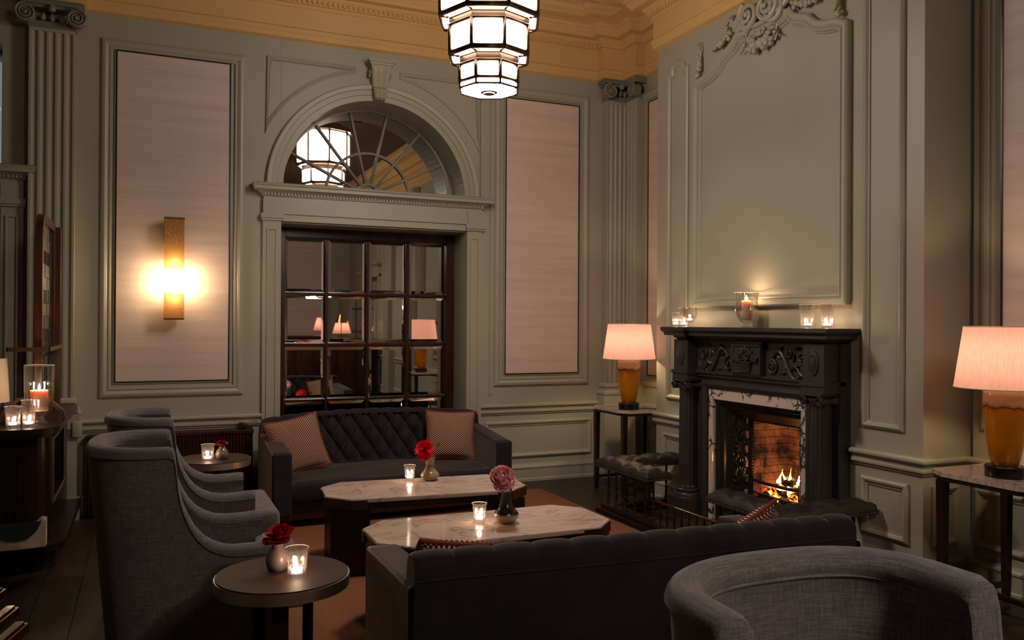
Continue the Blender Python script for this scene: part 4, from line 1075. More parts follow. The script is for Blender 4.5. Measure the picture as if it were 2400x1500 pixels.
# ------------------------------------------------------------------ sofas
def sofa(loc, rz, label, rise=.045):
    t = thing('tufted_sofa', label, 'sofa', loc, rz)
    W, D = 1.80, .88; hw = W/2   # local: front -y, back +y
    aw = .135
    def bow(s): return .075*(1-(2*s-1)**2)          # plan bow of the back, deeper in the middle
    def top(s): return .695+rise*(1-(2*s-1)**2)**.8
    ns = 300; rows = []
    NX = 26.0
    for i in range(ns+1):
        s = i/ns; x = -hw+.02+(W-.04)*s; yb = D/2-.03+bow(s)-.07; zt = top(s); row = []
        # front face from seat up, roll over the top, down the back
        prof = []
        for j in range(46):
            z = .28+(zt-.05-.28)*j/45; prof.append(('f', z))
        for j in range(1, 9): prof.append(('r', pi*j/8-0))
        for j in range(10): prof.append(('b', zt-.05-(zt-.05-.10)*(j+1)/10))
        for k, a in prof:
            if k == 'f':
                z = a; y = yb-.185+.085*(z-.28)/.42
                u = s*NX; v = (z-.30)/.105
                tf = (abs(sin(pi*(u+v)/2+pi/2*0))*abs(sin(pi*(u-v)/2)))**.34
                fade = min(1, max(0, (z-.30)/.05)); y += .055*(1-tf)*fade
                row.append((x, y, z))
            elif k == 'r':
                c = abs(sin(pi*s*NX/2))**.35
                yf_ = yb-.185+.085*(zt-.05-.28)/.42; yc = (yf_+yb)/2; ry = (yb-yf_)/2
                row.append((x, yc-ry*cos(a), zt-.05+.05*sin(a)-.012*(1-c)*sin(a)**.5 if sin(a) > 0 else zt-.05))
            else: row.append((x, yb, a))
        rows.append(row)
    m = MB(); m.grid(rows)
    for r_ in (rows[0], rows[-1]): m.add(r_, [tuple(range(len(r_)))])
    m.build('backrest', 'velvet', t)
    # back seam piping
    bk = [x for x in scn.objects if x.parent == t][-1]
    m = MB(); m.tube([(-hw+.02+(W-.04)*s, D/2-.03+bow(s)-.07+.001, top(s)-.085) for s in [k/40 for k in range(41)]], .003, 6); m.build('piping', 'velvet', bk)
    # arms: top slopes gently down to the front, square front
    for sx in (-1, 1):
        x0, x1 = sx*hw, sx*(hw-aw); m = MB(); rows = []
        for j in range(15):
            u = j/14; y = D/2-.10-(D-.10)*u; zt = .585-.055*min(1, u*1.6)**1.2 if u < 1 else .53
            zt = .60-.07*u
            r = .018
            row = [(x0, y, .10)]
            for k in range(5): a = pi/2*k/4; row.append((x0-sx*r*(1-cos(a)), y, zt-r+r*sin(a)))
            for k in range(5): a = pi/2*k/4; row.append((x1+sx*r*(1-sin(a)), y, zt-r+r*cos(a)))
            row.append((x1, y, .10)); rows.append(row)
        yl = rows[-1]; fr = [(p[0]+(.012 if p[0] < (x0+x1)/2 else -.012), p[1]-.012, p[2]-.010 if p[2] > .2 else p[2]) for p in yl]; rows.append(fr)
        m.grid(rows); m.add(fr, [tuple(range(len(fr)))]); m.build('arm', 'velvet', t)
    # seat cushion, rounded front, bowed back
    m = MB(); rows = []; n = 60; hwS = hw-aw-.004
    for i in range(n+1):
        s = i/n; x = -hwS+2*hwS*s; e = min(s, 1-s)*2*hwS; rd = min(1, e/.05)**.5
        yb = D/2-.22+bow((x+hw)/W); yf = -D/2+.03
        row = []
        for (u, zz) in [(1, .19)]+[(1-k/12, .322+.014*sin(pi*k/12)+.002*sin(9*x+k)) for k in range(13)]:
            row.append((x, yf+(yb-yf)*u, zz-.02*(1-rd)))
        for k in range(1, 7): a = pi/2*k/6; row.append((x, yf-.035*sin(a), .287+.035*cos(a)-.02*(1-rd)))
        row += [(x, yf-.035, .215), (x, yf-.02, .185)]
        rows.append(row)
    m.grid(rows)
    for r_ in (rows[0], rows[-1]): m.add(r_, [tuple(range(len(r_)))])
    m.build('seat_cushion', 'velvet', t)
    m = MB(); m.box(-hw+aw-.01, hw-aw+.01, -D/2+.04, D/2-.15, .10, .188, bev=.01); m.build('seat_base', 'velvet', t)
    m = MB(); m.box(-hw+.03, hw-.03, -D/2+.05, D/2-.14, .05, .105, bev=.004); m.build('plinth', 'mahogany', t)
    for sx in (-1, 1):
        for y in (-D/2+.10, D/2-.22): m = MB(); m.box(sx*(hw-.12)-.03, sx*(hw-.12)+.03, y-.03, y+.03, 0, .06); m.build('leg', 'dark_wood', t)
    return t
SA = (1.695, -.60, .007); SB = (1.69, -4.10, .007)
sofa(SA, 0, 'charcoal button-tufted sofa against the mirrored doorway')
sofa(SB, pi-radians(4), 'charcoal tufted sofa in the foreground seen from behind', .022)

def cushion(loc, rot, label, sz=.40, th=.14):
    t = thing('patterned_cushion', label, 'cushion', loc, 0, None); t.rotation_euler = rot
    n = 22; h = sz/2
    def P(u, v, sg):
        # pinched pillow: corners pulled out
        e = (1-u*u)*(1-v*v); x = h*u*(1-.09*(1-v*v)*abs(u)**2-.0); z = h*v*(1-.09*(1-u*u)*abs(v)**2)
        return (x, sg*th/2*max(0, e)**.42*.98, z)
    m = MB()
    for sg in (1, -1): m.grid([[P(-1+2*i/n, -1+2*j/n, sg) for j in range(n+1)] for i in range(n+1)])
    m.build('cover', 'lattice_weave', t)
    E = [(-1+2*i/n, -1) for i in range(n)]+[(1, -1+2*i/n) for i in range(n)]+[(1-2*i/n, 1) for i in range(n)]+[(-1, 1-2*i/n) for i in range(n)]
    m = MB(); m.tube([P(u*1.0, v, 1) for u, v in E], .009, 6, True); m.build('piping', 'rust_piping', t, label='rust coloured corded edge')
    return t
cushion((SA[0]-.66, SA[1]-.02, .535), (radians(-22), radians(-9), radians(14)), 'cream and maroon lattice cushion at the left end of the back sofa', .42)
cushion((SA[0]+.57, SA[1]+.06, .535), (radians(-20), radians(2), radians(-14)), 'cream and maroon lattice cushion at the right end of the back sofa', .40)
cushion((SB[0]-.66, SB[1]+.08, .52), (radians(40), radians(9), radians(6)), 'lattice cushion peeping over the left arm of the foreground sofa', .38, .12)
cushion((SB[0]+.58, SB[1]-.05, .52), (radians(26), radians(-14), radians(16)), 'lattice cushion showing above the foreground sofa near the fender', .35, .12)

# ------------------------------------------------------------------ armchairs
def armchair():
    t = thing('wing_armchair', 'grey tweed curved-back armchair, nearest of the two at the left', 'armchair')
    # local: faces +x, origin at floor centre of the arms' span; y = width
    hw = .325; th = .072
    # plan centre-line of the shell from the front of the +y arm round the back to the -y arm
    pts = []   # (x, y, ztop)
    rim = [(.50, .548), (.47, .552), (.40, .548), (.34, .548), (.29, .556), (.245, .575), (.21, .60), (.18, .635), (.155, .68), (.135, .73), (.122, .78), (.114, .83), (.109, .88), (.105, .92), (.098, .945), (.08, .952), (.05, .952)]
    yc = hw-th/2
    for x, z in rim: pts.append((x, yc, z))
    a_, b_ = .215, yc; x0 = .03
    for k in range(1, 25):
        a = pi*k/24; e = 2/2.6
        cx_, sn = cos(a), sin(a); px = x0-a_*abs(sn)**e; py = b_*(1 if cx_ > 0 else -1)*abs(cx_)**e
        if k < 24: pts.append((px, py, .952+.006*sin(a)))
    for x, z in reversed(rim): pts.append((x, -yc, z))
    n = len(pts); rows = []
    for i in range(n):
        a = Vector(pts[max(0, i-1)][:2]); b = Vector(pts[min(n-1, i+1)][:2]); d = (b-a)
        if d.length < 1e-6: d = Vector((-1, 0))
        d.normalize(); nr = Vector((-d.y, d.x)) * -1       # outward normal
        c = Vector(pts[i][:2]); z = pts[i][2]
        isb = 1 if pts[i][0] < .05 else 0
        def off(zz): 
            f = max(0, min(1, (.05-pts[i][0])/.2)); return -.075*f*(1-(zz-.12)/.83)
        row = []
        for k in range(13):
            zz = .12+(z-.035-.12)*k/12; q = c+nr*(th/2+off(zz)-.004); row.append((q.x, q.y, zz))
        q = c+nr*(th/2+off(z)-.010); row.append((q.x, q.y, z-.045+.012))
        for k in range(9):
            an = pi*k/8; q = c+nr*((th/2+.004)*cos(an)+off(z)); row.append((q.x, q.y, z-.036+.040*sin(an)))
        for k in range(9):
            zz = z-.05-(z-.05-.30)*k/8; q = c-nr*(th/2-.006)+nr*off(zz)*.3; row.append((q.x, q.y, zz))
        q = c-nr*(th/2-.006)+nr*off(.12); row.append((q.x, q.y, .12))
        rows.append(row)
    m = MB(); m.grid(rows)
    for r_ in (rows[0], rows[-1]): m.add(r_, [tuple(range(len(r_)))])
    sh = m.build('shell', 'tweed', t)
    for col_, nm in ((13, 'piping'), (23, 'piping')):
        m = MB(); m.tube([r_[col_] for r_ in rows], .0045, 6); m.build(nm, 'tweed', sh)
    # seat cushion, T-shaped front
    m = MB(); m.box(-.05, .50, -.235, .235, .30, .43, bev=.03); m.box(.46, .63, -.315, .315, .27, .445, bev=.03); m.build('seat_cushion', 'tweed', t)
    m = MB(); m.box(-.02, .54, -.27, .27, .12, .31, bev=.02); m.build('seat_base', 'tweed', t)
    for x, y in ((.48, .26), (.48, -.26), (-.12, .2), (-.12, -.2)):
        m = MB(); m.lathe([(.014, 0), (.024, .125)], 10, (x, y, 0)); m.build('leg', 'dark_wood', t)
    return t
A1 = armchair(); A1.location = (0.0, -3.165, .007)
copy_tree(A1, (.025, -2.10, .007), 0, 'grey tweed curved-back armchair beside the far round side table')
copy_tree(A1, (1.20, -5.72, .007), radians(-90-2), 'grey tweed curved-back armchair at the bottom right corner')

# ------------------------------------------------------------------ tables
def coffee_table(loc, rz, label):
    t = thing('coffee_table', label, 'coffee table', loc, rz); hx, hy, c = .61, .275, .13
    def octp(o): return [(hx-c, -hy-o), (hx+o, -hy+c), (hx+o, hy-c), (hx-c, hy+o), (-hx+c, hy+o), (-hx-o, hy-c), (-hx-o, -hy+c), (-hx+c, -hy-o)]
    def octb(o): 
        k = o*.414; return [(hx-c+k, -hy-o), (hx+o, -hy+c-k), (hx+o, hy-c+k), (hx-c+k, hy+o), (-hx+c-k, hy+o), (-hx-o, hy-c+k), (-hx-o, -hy+c-k), (-hx+c-k, -hy-o)]
    m = MB(); bm = bmesh.new(); vs = [bm.verts.new((x, y, .413)) for x, y in octb(0)]; f = bm.faces.new(vs); r = bmesh.ops.extrude_face_region(bm, geom=[f])
    bmesh.ops.translate(bm, verts=[v for v in r['geom'] if isinstance(v, bmesh.types.BMVert)], vec=(0, 0, .022)); bmesh.ops.bevel(bm, geom=bm.edges[:], offset=.003, segments=2, affect='EDGES')
    bm.verts.index_update(); m.add([v.co.copy() for v in bm.verts], [tuple(v.index for v in f_.verts) for f_ in bm.faces]); bm.free(); m.build('marble_top', 'marble', t)
    m = MB(); m.prism(octb(-.003), .375, .4128); m.build('apron', 'dark_wood', t)
    for sx in (-1, 1):
        for sy in (-1, 1):
            # metal bracket hugging the clipped corner
            m = MB(); q = lambda x, y: (sx*x, sy*y)
            P = [q(hx-c-.09, hy+.004), q(hx-c+.002, hy+.004), q(hx+.004, hy-c+.002), q(hx+.004, hy-c-.05)]
            I = [q(hx-c-.09, hy-.01), q(hx-c-.004, hy-.01), q(hx-.01, hy-c-.004), q(hx-.01, hy-c-.05)]
            m.prism(P+I[::-1], .375, .428); m.build('corner_bracket', 'bronze', t)
        # ribbed end leg
        m = MB(); poly = [(sx*(hx-.03), -hy+c*.6), (sx*(hx-.03), hy-c*.6), (sx*(hx-c), hy-.02), (sx*(hx-.24), hy-.02), (sx*(hx-.24), -hy+.02), (sx*(hx-c), -hy+.02)]
        m.prism(poly, .0, .375)
        for sy in (-1, 1):
            for k in range(9): x = sx*(hx-.24+.0135*k+.006); m.box(x-.004, x+.004, sy*(hy-.02), sy*(hy-.012), .01, .37)
        for k in range(22): y = -hy+c*.6+.0155*k+.01; m.box(sx*(hx-.03), sx*(hx-.022), y-.004, y+.004, .01, .37)
        m.build('leg', 'dark_wood', t)
    m = MB(); m.box(-hx+.2, hx-.2, -hy+.06, hy-.06, .05, .08, bev=.004); m.build('shelf', 'dark_wood', t)
    return t
coffee_table((1.572, -2.03, .007), radians(-5.5), 'white marble-topped coffee table nearer the back sofa')
coffee_table((1.580, -3.07, .007), 0, 'white marble-topped coffee table nearer the foreground sofa')

def side_table(loc, rz, label):
    t = thing('round_side_table', label, 'side table', loc, rz)
    m = MB(); m.lathe([(.226, .525), (.226, .5585)], 64); m.build('top', 'table_wood', t)
    m = MB(); m.lathe([(.231, .515), (.231, .5535)], 72, cap=False); m.lathe([(.231, .5535), (.2255, .5535)], 72, cap=False, smooth=False); m.lathe([(.2262, .515), (.2311, .515)], 72, cap=False, smooth=False); m.build('rim', 'steel_rim', t, label='brushed metal rim')
    for k in range(3):
        a = pi*2*k/3+.3; T = Matrix.Rotation(a, 4, 'Z'); m = MB(); m.box(.09, .105, -.028, .028, .02, .523, T=T, bev=.002); m.build('leg', 'dark_wood', t)
    m = MB(); m.lathe([(.15, 0), (.15, .016), (.145, .02)], 40); m.build('base', 'bronze', t)
    return t
side_table((.444, -3.93, .007), 0, 'round side table with metal rim in the left foreground')
side_table((.400, -1.25, .007), .8, 'round side table with metal rim beside the back sofa')

def console(loc, label):
    t = thing('console_table', label, 'console table', loc)
    m = MB(); pl = [(-.30, .20), (-.30, -.20), (-.24, -.30), (.30, -.30), (.30, .30), (-.24, .30)]
    m.prism(pl, .70, .722); m.build('marble_top', 'marble', t)
    m = MB(); m.prism([(x*.975, y*.975) for x, y in pl], .678, .70); m.build('apron', 'dark_wood', t)
    for x, y in ((-.26, .22), (-.26, -.24), (.24, -.24), (.24, .24)):
        m = MB(); rows = []
        for z, w_ in ((0, .014), (.1, .017), (.68, .022)): rows.append([(x-w_, y-w_, z), (x+w_, y-w_, z), (x+w_, y+w_, z), (x-w_, y+w_, z)])
        m.grid(rows, False, True, False); m.build('leg', 'dark_wood', t)
    m = MB(); m.box(-.25, .23, -.235, -.21, .09, .115); m.box(-.25, .23, .21, .235, .09, .115); m.box(-.03, .0, -.21, .21, .09, .115); m.build('stretcher', 'dark_wood', t)
console((3.905, -.728, 0), 'marble-topped console table in the far corner with lamp')
console((3.905, -4.215, 0), 'marble-topped console table at the right edge with lamp')
def table_lamp(loc, label):
    t = thing('table_lamp', label, 'table lamp', loc)
    m = MB(); m.lathe([(.088, 0), (.088, .05), (.082, .056)], 32); m.build('base', 'black_glaze', t)
    m = MB(); m.lathe([(.055, .056), (.064, .075), (.074, .12), (.086, .20), (.094, .30), (.097, .37), (.095, .42), (.085, .445), (.06, .455), (.03, .46)], 40); m.build('body', 'lamp_glaze', t)
    m = MB(); m.tube([(0, 0, .455), (0, 0, .60)], .008, 8); m.build('stem', 'brass', t)
    prof = [(.222, .428), (.180, .722)]
    m = MB(); m.lathe(prof, 64, cap=False); m.build('lamp_shade', 'shade', t, recalc=False)
    sh = [x for x in scn.objects if x.parent == t][-1]
    for r, z in prof: m = MB(); m.tube([(r*cos(2*pi*k/48), r*sin(2*pi*k/48), z) for k in range(48)], .003, 6, True); m.build('shade_trim', 'wax_white', sh)
    m = MB(); m.lathe([(.01, .57), (.022, .60), (.028, .63), (.02, .66), (.004, .672)], 14); m.build('bulb', 'wax_white', t)
    light('lamp_light', (loc[0], loc[1], loc[2]+.56), P_LAMP, (1, .70, .40), .035)
    return t
table_lamp((3.75, -.87, .722), 'mustard and cream glazed lamp on the far corner console')
table_lamp((3.79, -4.22, .722), 'mustard and cream glazed lamp on the right edge console')
m = MB(); m.tube([(3.85, -.90, .728), (3.98, -.96, .728), (4.05, -1.0, .70), (4.06, -1.0, .45), (4.05, -.98, .2), (4.0, -.95, .12), (4.10, -.94, .03)], .0045, 6); tag(m.build('lamp_cable', 'cable'), 'black flex hanging from the far corner lamp', 'cable')

# ------------------------------------------------------------------ candles, glasses, vases
def tea(t, z, r=.019):
    m = MB(); m.lathe([(r, z), (r, z+.012), (.003, z+.0125)], 16); q = m.build('tealight', 'tealight_glow', t)
    m = MB(); m.lathe([(.002, z+.013), (.0055, z+.02), (.004, z+.029), (.001, z+.038)], 8); m.build('flame', 'candle_flame', q)
def votive(loc, label, h=.097, r=.038, grp=None, foot=False, mat='cut_glass', power=1.0):
    t = thing('votive_glass', label, 'candle holder', loc, 0, grp)
    if not foot:
        fl = lambda k, n, z: 1-.05*(k % 2)
        m = MB(); m.lathe([(r*.80, 0), (r*.82, .004), (r*.86, h*.5), (r, h), (r-.003, h), (r*.84-.003, h*.5), (r*.70, .018), (.001, .016)], 20, smooth=False, flute=fl); m.build('glass_cup', mat, t)
        m = MB(); m.tube([(r*cos(2*pi*k/32), r*sin(2*pi*k/32), h) for k in range(32)], .0016, 6, True); m.build('rim', 'wax_white', t); zt = .02
    else:
        m = MB(); m.lathe([(r*.6, 0), (r*.55, .005), (.008, .012), (.009, .03), (r*.6, .045), (r, h*.55), (r*1.02, h), (r*.99, h), (r*.96, h*.56), (.006, .05)], 28); m.build('glass_cup', mat, t); zt = .052
    tea(t, zt)
    light('candle_light', (loc[0], loc[1], loc[2]+zt+.035), P_CANDLE*power, (1, .66, .40), .012)
    return t
VL = 'pressed glass votive with lit tealight '
votive((1.537, -1.83, .442), VL+'on the back coffee table')
votive((1.541, -3.03, .442), VL+'on the front coffee table')
votive((.484, -3.985, .5585), VL+'on the near round side table', .105, .040)
votive((.36, -1.33, .5585), VL+'on the far round side table', .108, .042)
MZ = 1.425
def mant(y): return (3.80, y, MZ)
votive((3.79, -1.49, MZ), 'small ribbed votive at the left end of the mantelpiece', .11, .034)
votive((3.80, -1.585, MZ), 'taller straight votive beside the goblet on the mantelpiece', .148, .042)
votive((3.77, -1.70, MZ), 'footed glass goblet with tealight on the mantelpiece left end', .15, .055, foot=True, mat='glass')
votive((3.79, -2.905, MZ), 'flared pressed-glass votive right of the mantelpiece centre', .15, .050, power=1.4)
votive((3.79, -3.07, MZ), 'dimpled straight votive at the right end of the mantelpiece', .148, .042)
def hurricane(loc, label, h, r, ch_, cr, ribbed=False):
    t = thing('hurricane_vase', label, 'candle holder', loc)
    if not ribbed: prof = [(.045, 0), (.043, .006), (.02, .012), (.02, .028), (.045, .045), (r*.85, .085), (r*.96, .13), (r*.90, h*.75), (r*1.02, h), (r*1.0, h), (r*.88, h*.75), (r*.93, .13), (r*.82, .09), (.03, .05)]
    else: prof = [(.046, 0), (.046, .012), (.030, .018), (.022, .05), (.030, .06), (r*.75, .10), (r*.97, .15), (r, h*.6), (r*1.02, h), (r*.99, h), (r*.97, h*.6), (r*.94, .15), (r*.7, .105), (.01, .075)]
    m = MB(); m.lathe(prof, 60 if ribbed else 36, flute=(lambda k, n, z: 1-.02*(k % 2)) if ribbed else None, smooth=not ribbed); m.build('glass', 'vase_glass', t)
    m = MB(); m.tube([(r*1.01*cos(2*pi*k/48), r*1.01*sin(2*pi*k/48), h) for k in range(48)], .0015, 6, True); m.build('rim', 'wax_white', t)  # opaque pale ring stands in for the highlight on the glass lip
    z0 = .05 if not ribbed else .078
    m = MB(); m.lathe([(cr, z0), (cr, z0+ch_), (cr*.8, z0+ch_+.002), (.004, z0+ch_-.004)], 28); q = m.build('candle', 'wax', t)
    m = MB(); m.lathe([(.002, z0+ch_+.002), (.008, z0+ch_+.012), (.006, z0+ch_+.024), (.001, z0+ch_+.040)], 10); m.build('flame', 'candle_flame', q)
    light('candle_light', (loc[0], loc[1], loc[2]+z0+ch_+.03), P_CANDLE*4.5, (1, .64, .36), .012)
hurricane((3.80, -2.315, MZ), 'clear glass hurricane vase with pillar candle on the mantelpiece', .245, .084, .135, .032)
hurricane((-.574, -1.36, .84), 'ribbed glass hurricane vase with orange candle on the cabinet', .345, .078, .12, .048, True)
votive((-.685, -1.52, .84), 'ribbed votive leftmost on the dark cabinet', .122, .044, mat='cut_glass')
votive((-.610, -1.505, .84), 'textured tall votive beside the hurricane vase on the cabinet', .155, .040)

def vase(loc, label, prof, mat):
    t = thing('flower_vase', label, 'vase', loc); m = MB(); m.lathe(prof+[(prof[-1][0]-.003, prof[-1][1]), (prof[-1][0]-.004, prof[-1][1]-.02)], 36); m.build('body', mat, t); return t
def petal(mb, base, n_, up, w, l, curl, wid=.6):
    n_ = Vector(n_).normalized(); up = Vector(up); sd = n_.cross(up)
    if sd.length < 1e-4: sd = n_.orthogonal()
    sd.normalize(); up = sd.cross(n_).normalized(); base = Vector(base); rows = []
    for i in range(5):
        u = i/4; row = []; hw = w*(sin(pi*(.12+.80*u))**wid)
        for j in range(-2, 3):
            v = j/2; p = base+n_*(l*u)+sd*(hw*v)+up*(curl*l*u*u-.25*w*(1-abs(v))*sin(pi*u)+.1*w*v*v); row.append(p)
        rows.append(row)
    mb.grid(rows)
def flower(name, label, cat, loc, build, stem=None, tilt=(0, 0, 0)):
    t = thing(name, label, cat, loc); t.rotation_euler = tilt; build(t)
    return t
def rose(R):
    def f(t):
        m = MB(); random.seed(8)
        for k in range(26):
            a = k*2.4; q = k/26; r = R*(.08+.75*q); z = R*(.35-.45*q)
            petal(m, (r*.35*cos(a), r*.35*sin(a), -R*.3), (cos(a)*q*.95, sin(a)*q*.95, 1.12-q*.75), (-cos(a), -sin(a), .3), R*(.32+.42*q), R*(1.0+.25*q), -.35*q, .5)
        m.ball((0, 0, -.1*R), R*.42, 10); m.build('bloom', 'red_rose', t)
    return f
def peony(R):
    def f(t):
        m = MB(); random.seed(12)
        for k in range(34):
            a = k*2.4; ph = .75+.95*(k % 17)/17; d = (sin(ph)*cos(a), sin(ph)*sin(a), cos(ph)); petal(m, Vector(d)*R*.35, d, (0, 0, 1), R*.36, R*.68, .12, .4)
        m.ball((0, 0, 0), R*.72, 12); m.build('outer_petals', 'pink_pale', t, label='pale pink outer petals')
        m = MB()
        for k in range(120):
            ph = math.acos(1-1.15*((k+.5)/120)); a = k*2.4; d = Vector((sin(ph)*cos(a), sin(ph)*sin(a), cos(ph))); jt = Vector((random.uniform(-.3, .3), random.uniform(-.3, .3), random.uniform(-.3, .3)))
            petal(m, d*R*.58, d+jt, jt+Vector((0, 0, .2)), R*.13, R*random.uniform(.34, .46), .3, .4)
        m.build('inner_petals', 'pink_dark', t, label='ruffled deeper pink centre')
    return f
def dahlia(R):
    def f(t):
        m = MB(); random.seed(15)
        for k in range(90):
            ph = math.acos(1-1.3*((k+.5)/90)); a = k*2.4; d = Vector((sin(ph)*cos(a), sin(ph)*sin(a), cos(ph)))
            petal(m, d*R*.15, d, (0, 0, 1), R*.09, R*random.uniform(.75, .95), .15, .9)
        m.ball((0, 0, 0), R*.2, 8); m.build('bloom', 'red_dahlia', t)
    return f
def stem(pts, label, parent=None):
    m = MB(); m.tube(pts, .0025, 6); o = m.build('stem', 'stem_green', parent); return o
VPG = [(.028, 0), (.045, .006), (.062, .03), (.064, .045), (.052, .062), (.040, .072), (.030, .10), (.025, .13), (.027, .16), (.033, .188)]
GV = (1.667, -3.08, .442); vase(GV, 'dark green and cream bottle vase on the front coffee table', VPG, 'vase_green')
fl = flower('peony', 'large pink peony in the dark green vase', 'flower', (GV[0]-.038, GV[1]-.03, GV[2]+.225), peony(.068), tilt=(radians(55), radians(-12), radians(10)))
m = MB(); m.tube([(0, -.0, -.01), (.01, .0, -.06), (.02, -.01, -.13)], .003, 6)
VPS = [(.030, 0), (.044, .006), (.060, .028), (.060, .038), (.048, .055), (.040, .06), (.030, .085), (.027, .105), (.033, .150)]
SV = (1.662, -1.86, .442); vase(SV, 'speckled stone-coloured vase on the back coffee table', VPS, 'vase_stone')
f2 = flower('dahlia', 'spiky red dahlia in the stone-coloured vase', 'flower', (SV[0]-.045, SV[1]-.03, SV[2]+.200), dahlia(.066), tilt=(radians(60), radians(-20), 0))
m = MB(); m.tube([(.0, 0, -.02), (.02, -.03, -.035), (.035, -.055, -.05)], .0025, 6); m.build('stem', 'stem_green', f2)
f2b = flower('dahlia', 'smaller red dahlia drooping over the stone vase rim', 'flower', (SV[0]-.045, SV[1]-.035, SV[2]+.165), dahlia(.036), tilt=(radians(95), radians(-30), 0))
bs = flower('flower_bud', 'thin bud stem leaning right from the stone vase', 'flower', (SV[0]+.01, SV[1], SV[2]+.12), lambda t: (MB().tube([(0, 0, 0), (.02, 0, .05), (.045, 0, .10)], .0018, 6).build('stem', 'stem_green', t), MB().ball((.047, 0, .105), .009, 8).build('bud', 'stem_green', t)))
NV = (.432, -3.885, .5585); vase(NV, 'round grey-brown bud vase on the near side table', [(.020, 0), (.034, .012), (.041, .035), (.038, .06), (.026, .08), (.020, .088), (.020, .10)], 'vase_grey')
rs = flower('rose', 'dark red rose in the bud vase on the near side table', 'flower', (NV[0]+.004, NV[1]-.004, NV[2]+.132), rose(.040), tilt=(radians(20), radians(-12), 0))
m = MB(); m.tube([(0, 0, -.01), (0, 0, -.05)], .0028, 6); m.build('stem', 'stem_green', rs)
m = MB()
for a in (0.3, 2.6, 4.2): petal(m, (0, 0, -.03), (cos(a), sin(a), -.5), (0, 0, 1), .010, .040, -.3)
m.build('leaf', 'stem_green', rs)
FV = (.448, -1.30, .5585); vase(FV, 'round olive bud vase on the far side table', [(.020, 0), (.036, .012), (.041, .035), (.036, .058), (.024, .074), (.019, .080), (.019, .088)], 'vase_sage')
flower('rose', 'small red rose in the bud vase on the far side table', 'flower', (FV[0], FV[1], FV[2]+.105), rose(.030))

# ------------------------------------------------------------------ low slatted cabinet, bowl
def low_cabinet():
    t = thing('low_cabinet', 'low dark slatted cabinet along the back wall', 'cabinet', (.20, -.08, 0)); y0, y1 = .075, -.06
    m = MB(); m.box(-.60, .575, y0, -.075, .575, .602, bev=.004); m.build('top', 'mahogany', t)
    m = MB(); m.box(-.59, .57, y0, -.045, .0, .575); m.build('carcass', 'dark_wood', t)
    pr = MB().box(-.008, .008, -.062, -.045, .02, .572, bev=.002).build('slat', 'mahogany', t)
    for k in range(46):
        x = -.575+.0245*k
        o = pr if k == 0 else pr.copy()
        if k: COL.objects.link(o)
        o.location = (x, 0, 0)
    m = MB(); m.sweep([(-.45, .06), (.37, .06), (.37, .50), (-.45, .50)], [(0, .06), (0, .072), (.012, .072), (.012, .06)], back); m.box(-.44, .36, -.064, -.060, .07, .49); m.build('inset_panel', 'dark_wood', t)
low_cabinet()
t = thing('bowl', 'small cream bowl at the end of the low cabinet', 'bowl', (.74, -.085, .602)); m = MB(); m.lathe([(.022, 0), (.024, .008), (.05, .022), (.068, .045), (.070, .058), (.067, .058), (.064, .045), (.045, .024), (.002, .012)], 32); m.build('shell', 'cream_bowl', t)

# ------------------------------------------------------------------ bar cabinet on the left with its things
def rounded(x0, x1, y0, y1, r, n=8):
    # rectangle whose front-right corner (x1,y0) is rounded
    return [(x0, y1), (x0, y0)]+[(x1-r+r*sin(pi/2*k/n), y0+r-r*cos(pi/2*k/n)) for k in range(n+1)]+[(x1, y1)]
def bar_cabinet():
    t = thing('bar_cabinet', 'dark wooden cabinet with rounded corner at the left edge', 'cabinet', (-1.2, -.9, 0)); T = Matrix.Translation((1.2, .9, 0))
    m = MB(T); m.prism(rounded(-2.2, -.455, -1.62, -.15, .16), .805, .84); m.prism(rounded(-2.2, -.475, -1.60, -.15, .15), .785, .805); m.build('top', 'dark_wood', t)
    m = MB(T); m.prism(rounded(-2.2, -.52, -1.44, -.15, .12), .16, .345); m.prism(rounded(-2.2, -.52, -1.44, -.15, .12), .735, .785); m.prism(rounded(-2.2, -.52, -1.44, -1.195, .12), .345, .735); m.box(-2.2, -.63, -1.195, -.15, .345, .735); m.box(-.63, -.52, -.40, -.15, .345, .735); m.build('body', 'dark_wood', t)
    m = MB(T); m.prism(rounded(-2.2, -.43, -1.52, -.15, .16), .12, .16); m.prism(rounded(-2.2, -.48, -1.46, -.15, .14), 0, .12); m.build('plinth', 'dark_wood', t)
    m = MB(T)
    for k in range(36): x = -2.1+.041*k; m.box(x-.006, x+.006, -1.452, -1.44, .18, .78)
    m.build('reeding', 'dark_wood', t, kind='stuff')
    m = MB(T); m.sweep([(-1.20, .34), (-.40, .34), (-.40, .74), (-1.20, .74)][::-1], [(0, 0), (0, .012), (-.012, .012), (-.012, 0)], lambda a, b, v: (-.52+v, a, b)); m.build('shelf_frame', 'steel_rim', t, label='thin bright metal edge of the shelf opening')
bar_cabinet()
for k, (y, h, mt, lb) in enumerate(((-1.165, .26, 'book_cream', 'cream-spined book at the near end of the cabinet shelf'), (-1.11, .22, 'book_red', 'red-spined book second from the near end of the cabinet shelf'), (-1.06, .24, 'book_dark', 'dark-spined book third along the cabinet shelf'))):
    t = thing('book', lb, 'book', (-.605, y, .352), 0, None)
    m = MB(); m.box(0, .07, -.018, .018, 0, h, bev=.002); m.build('cover', mt, t)
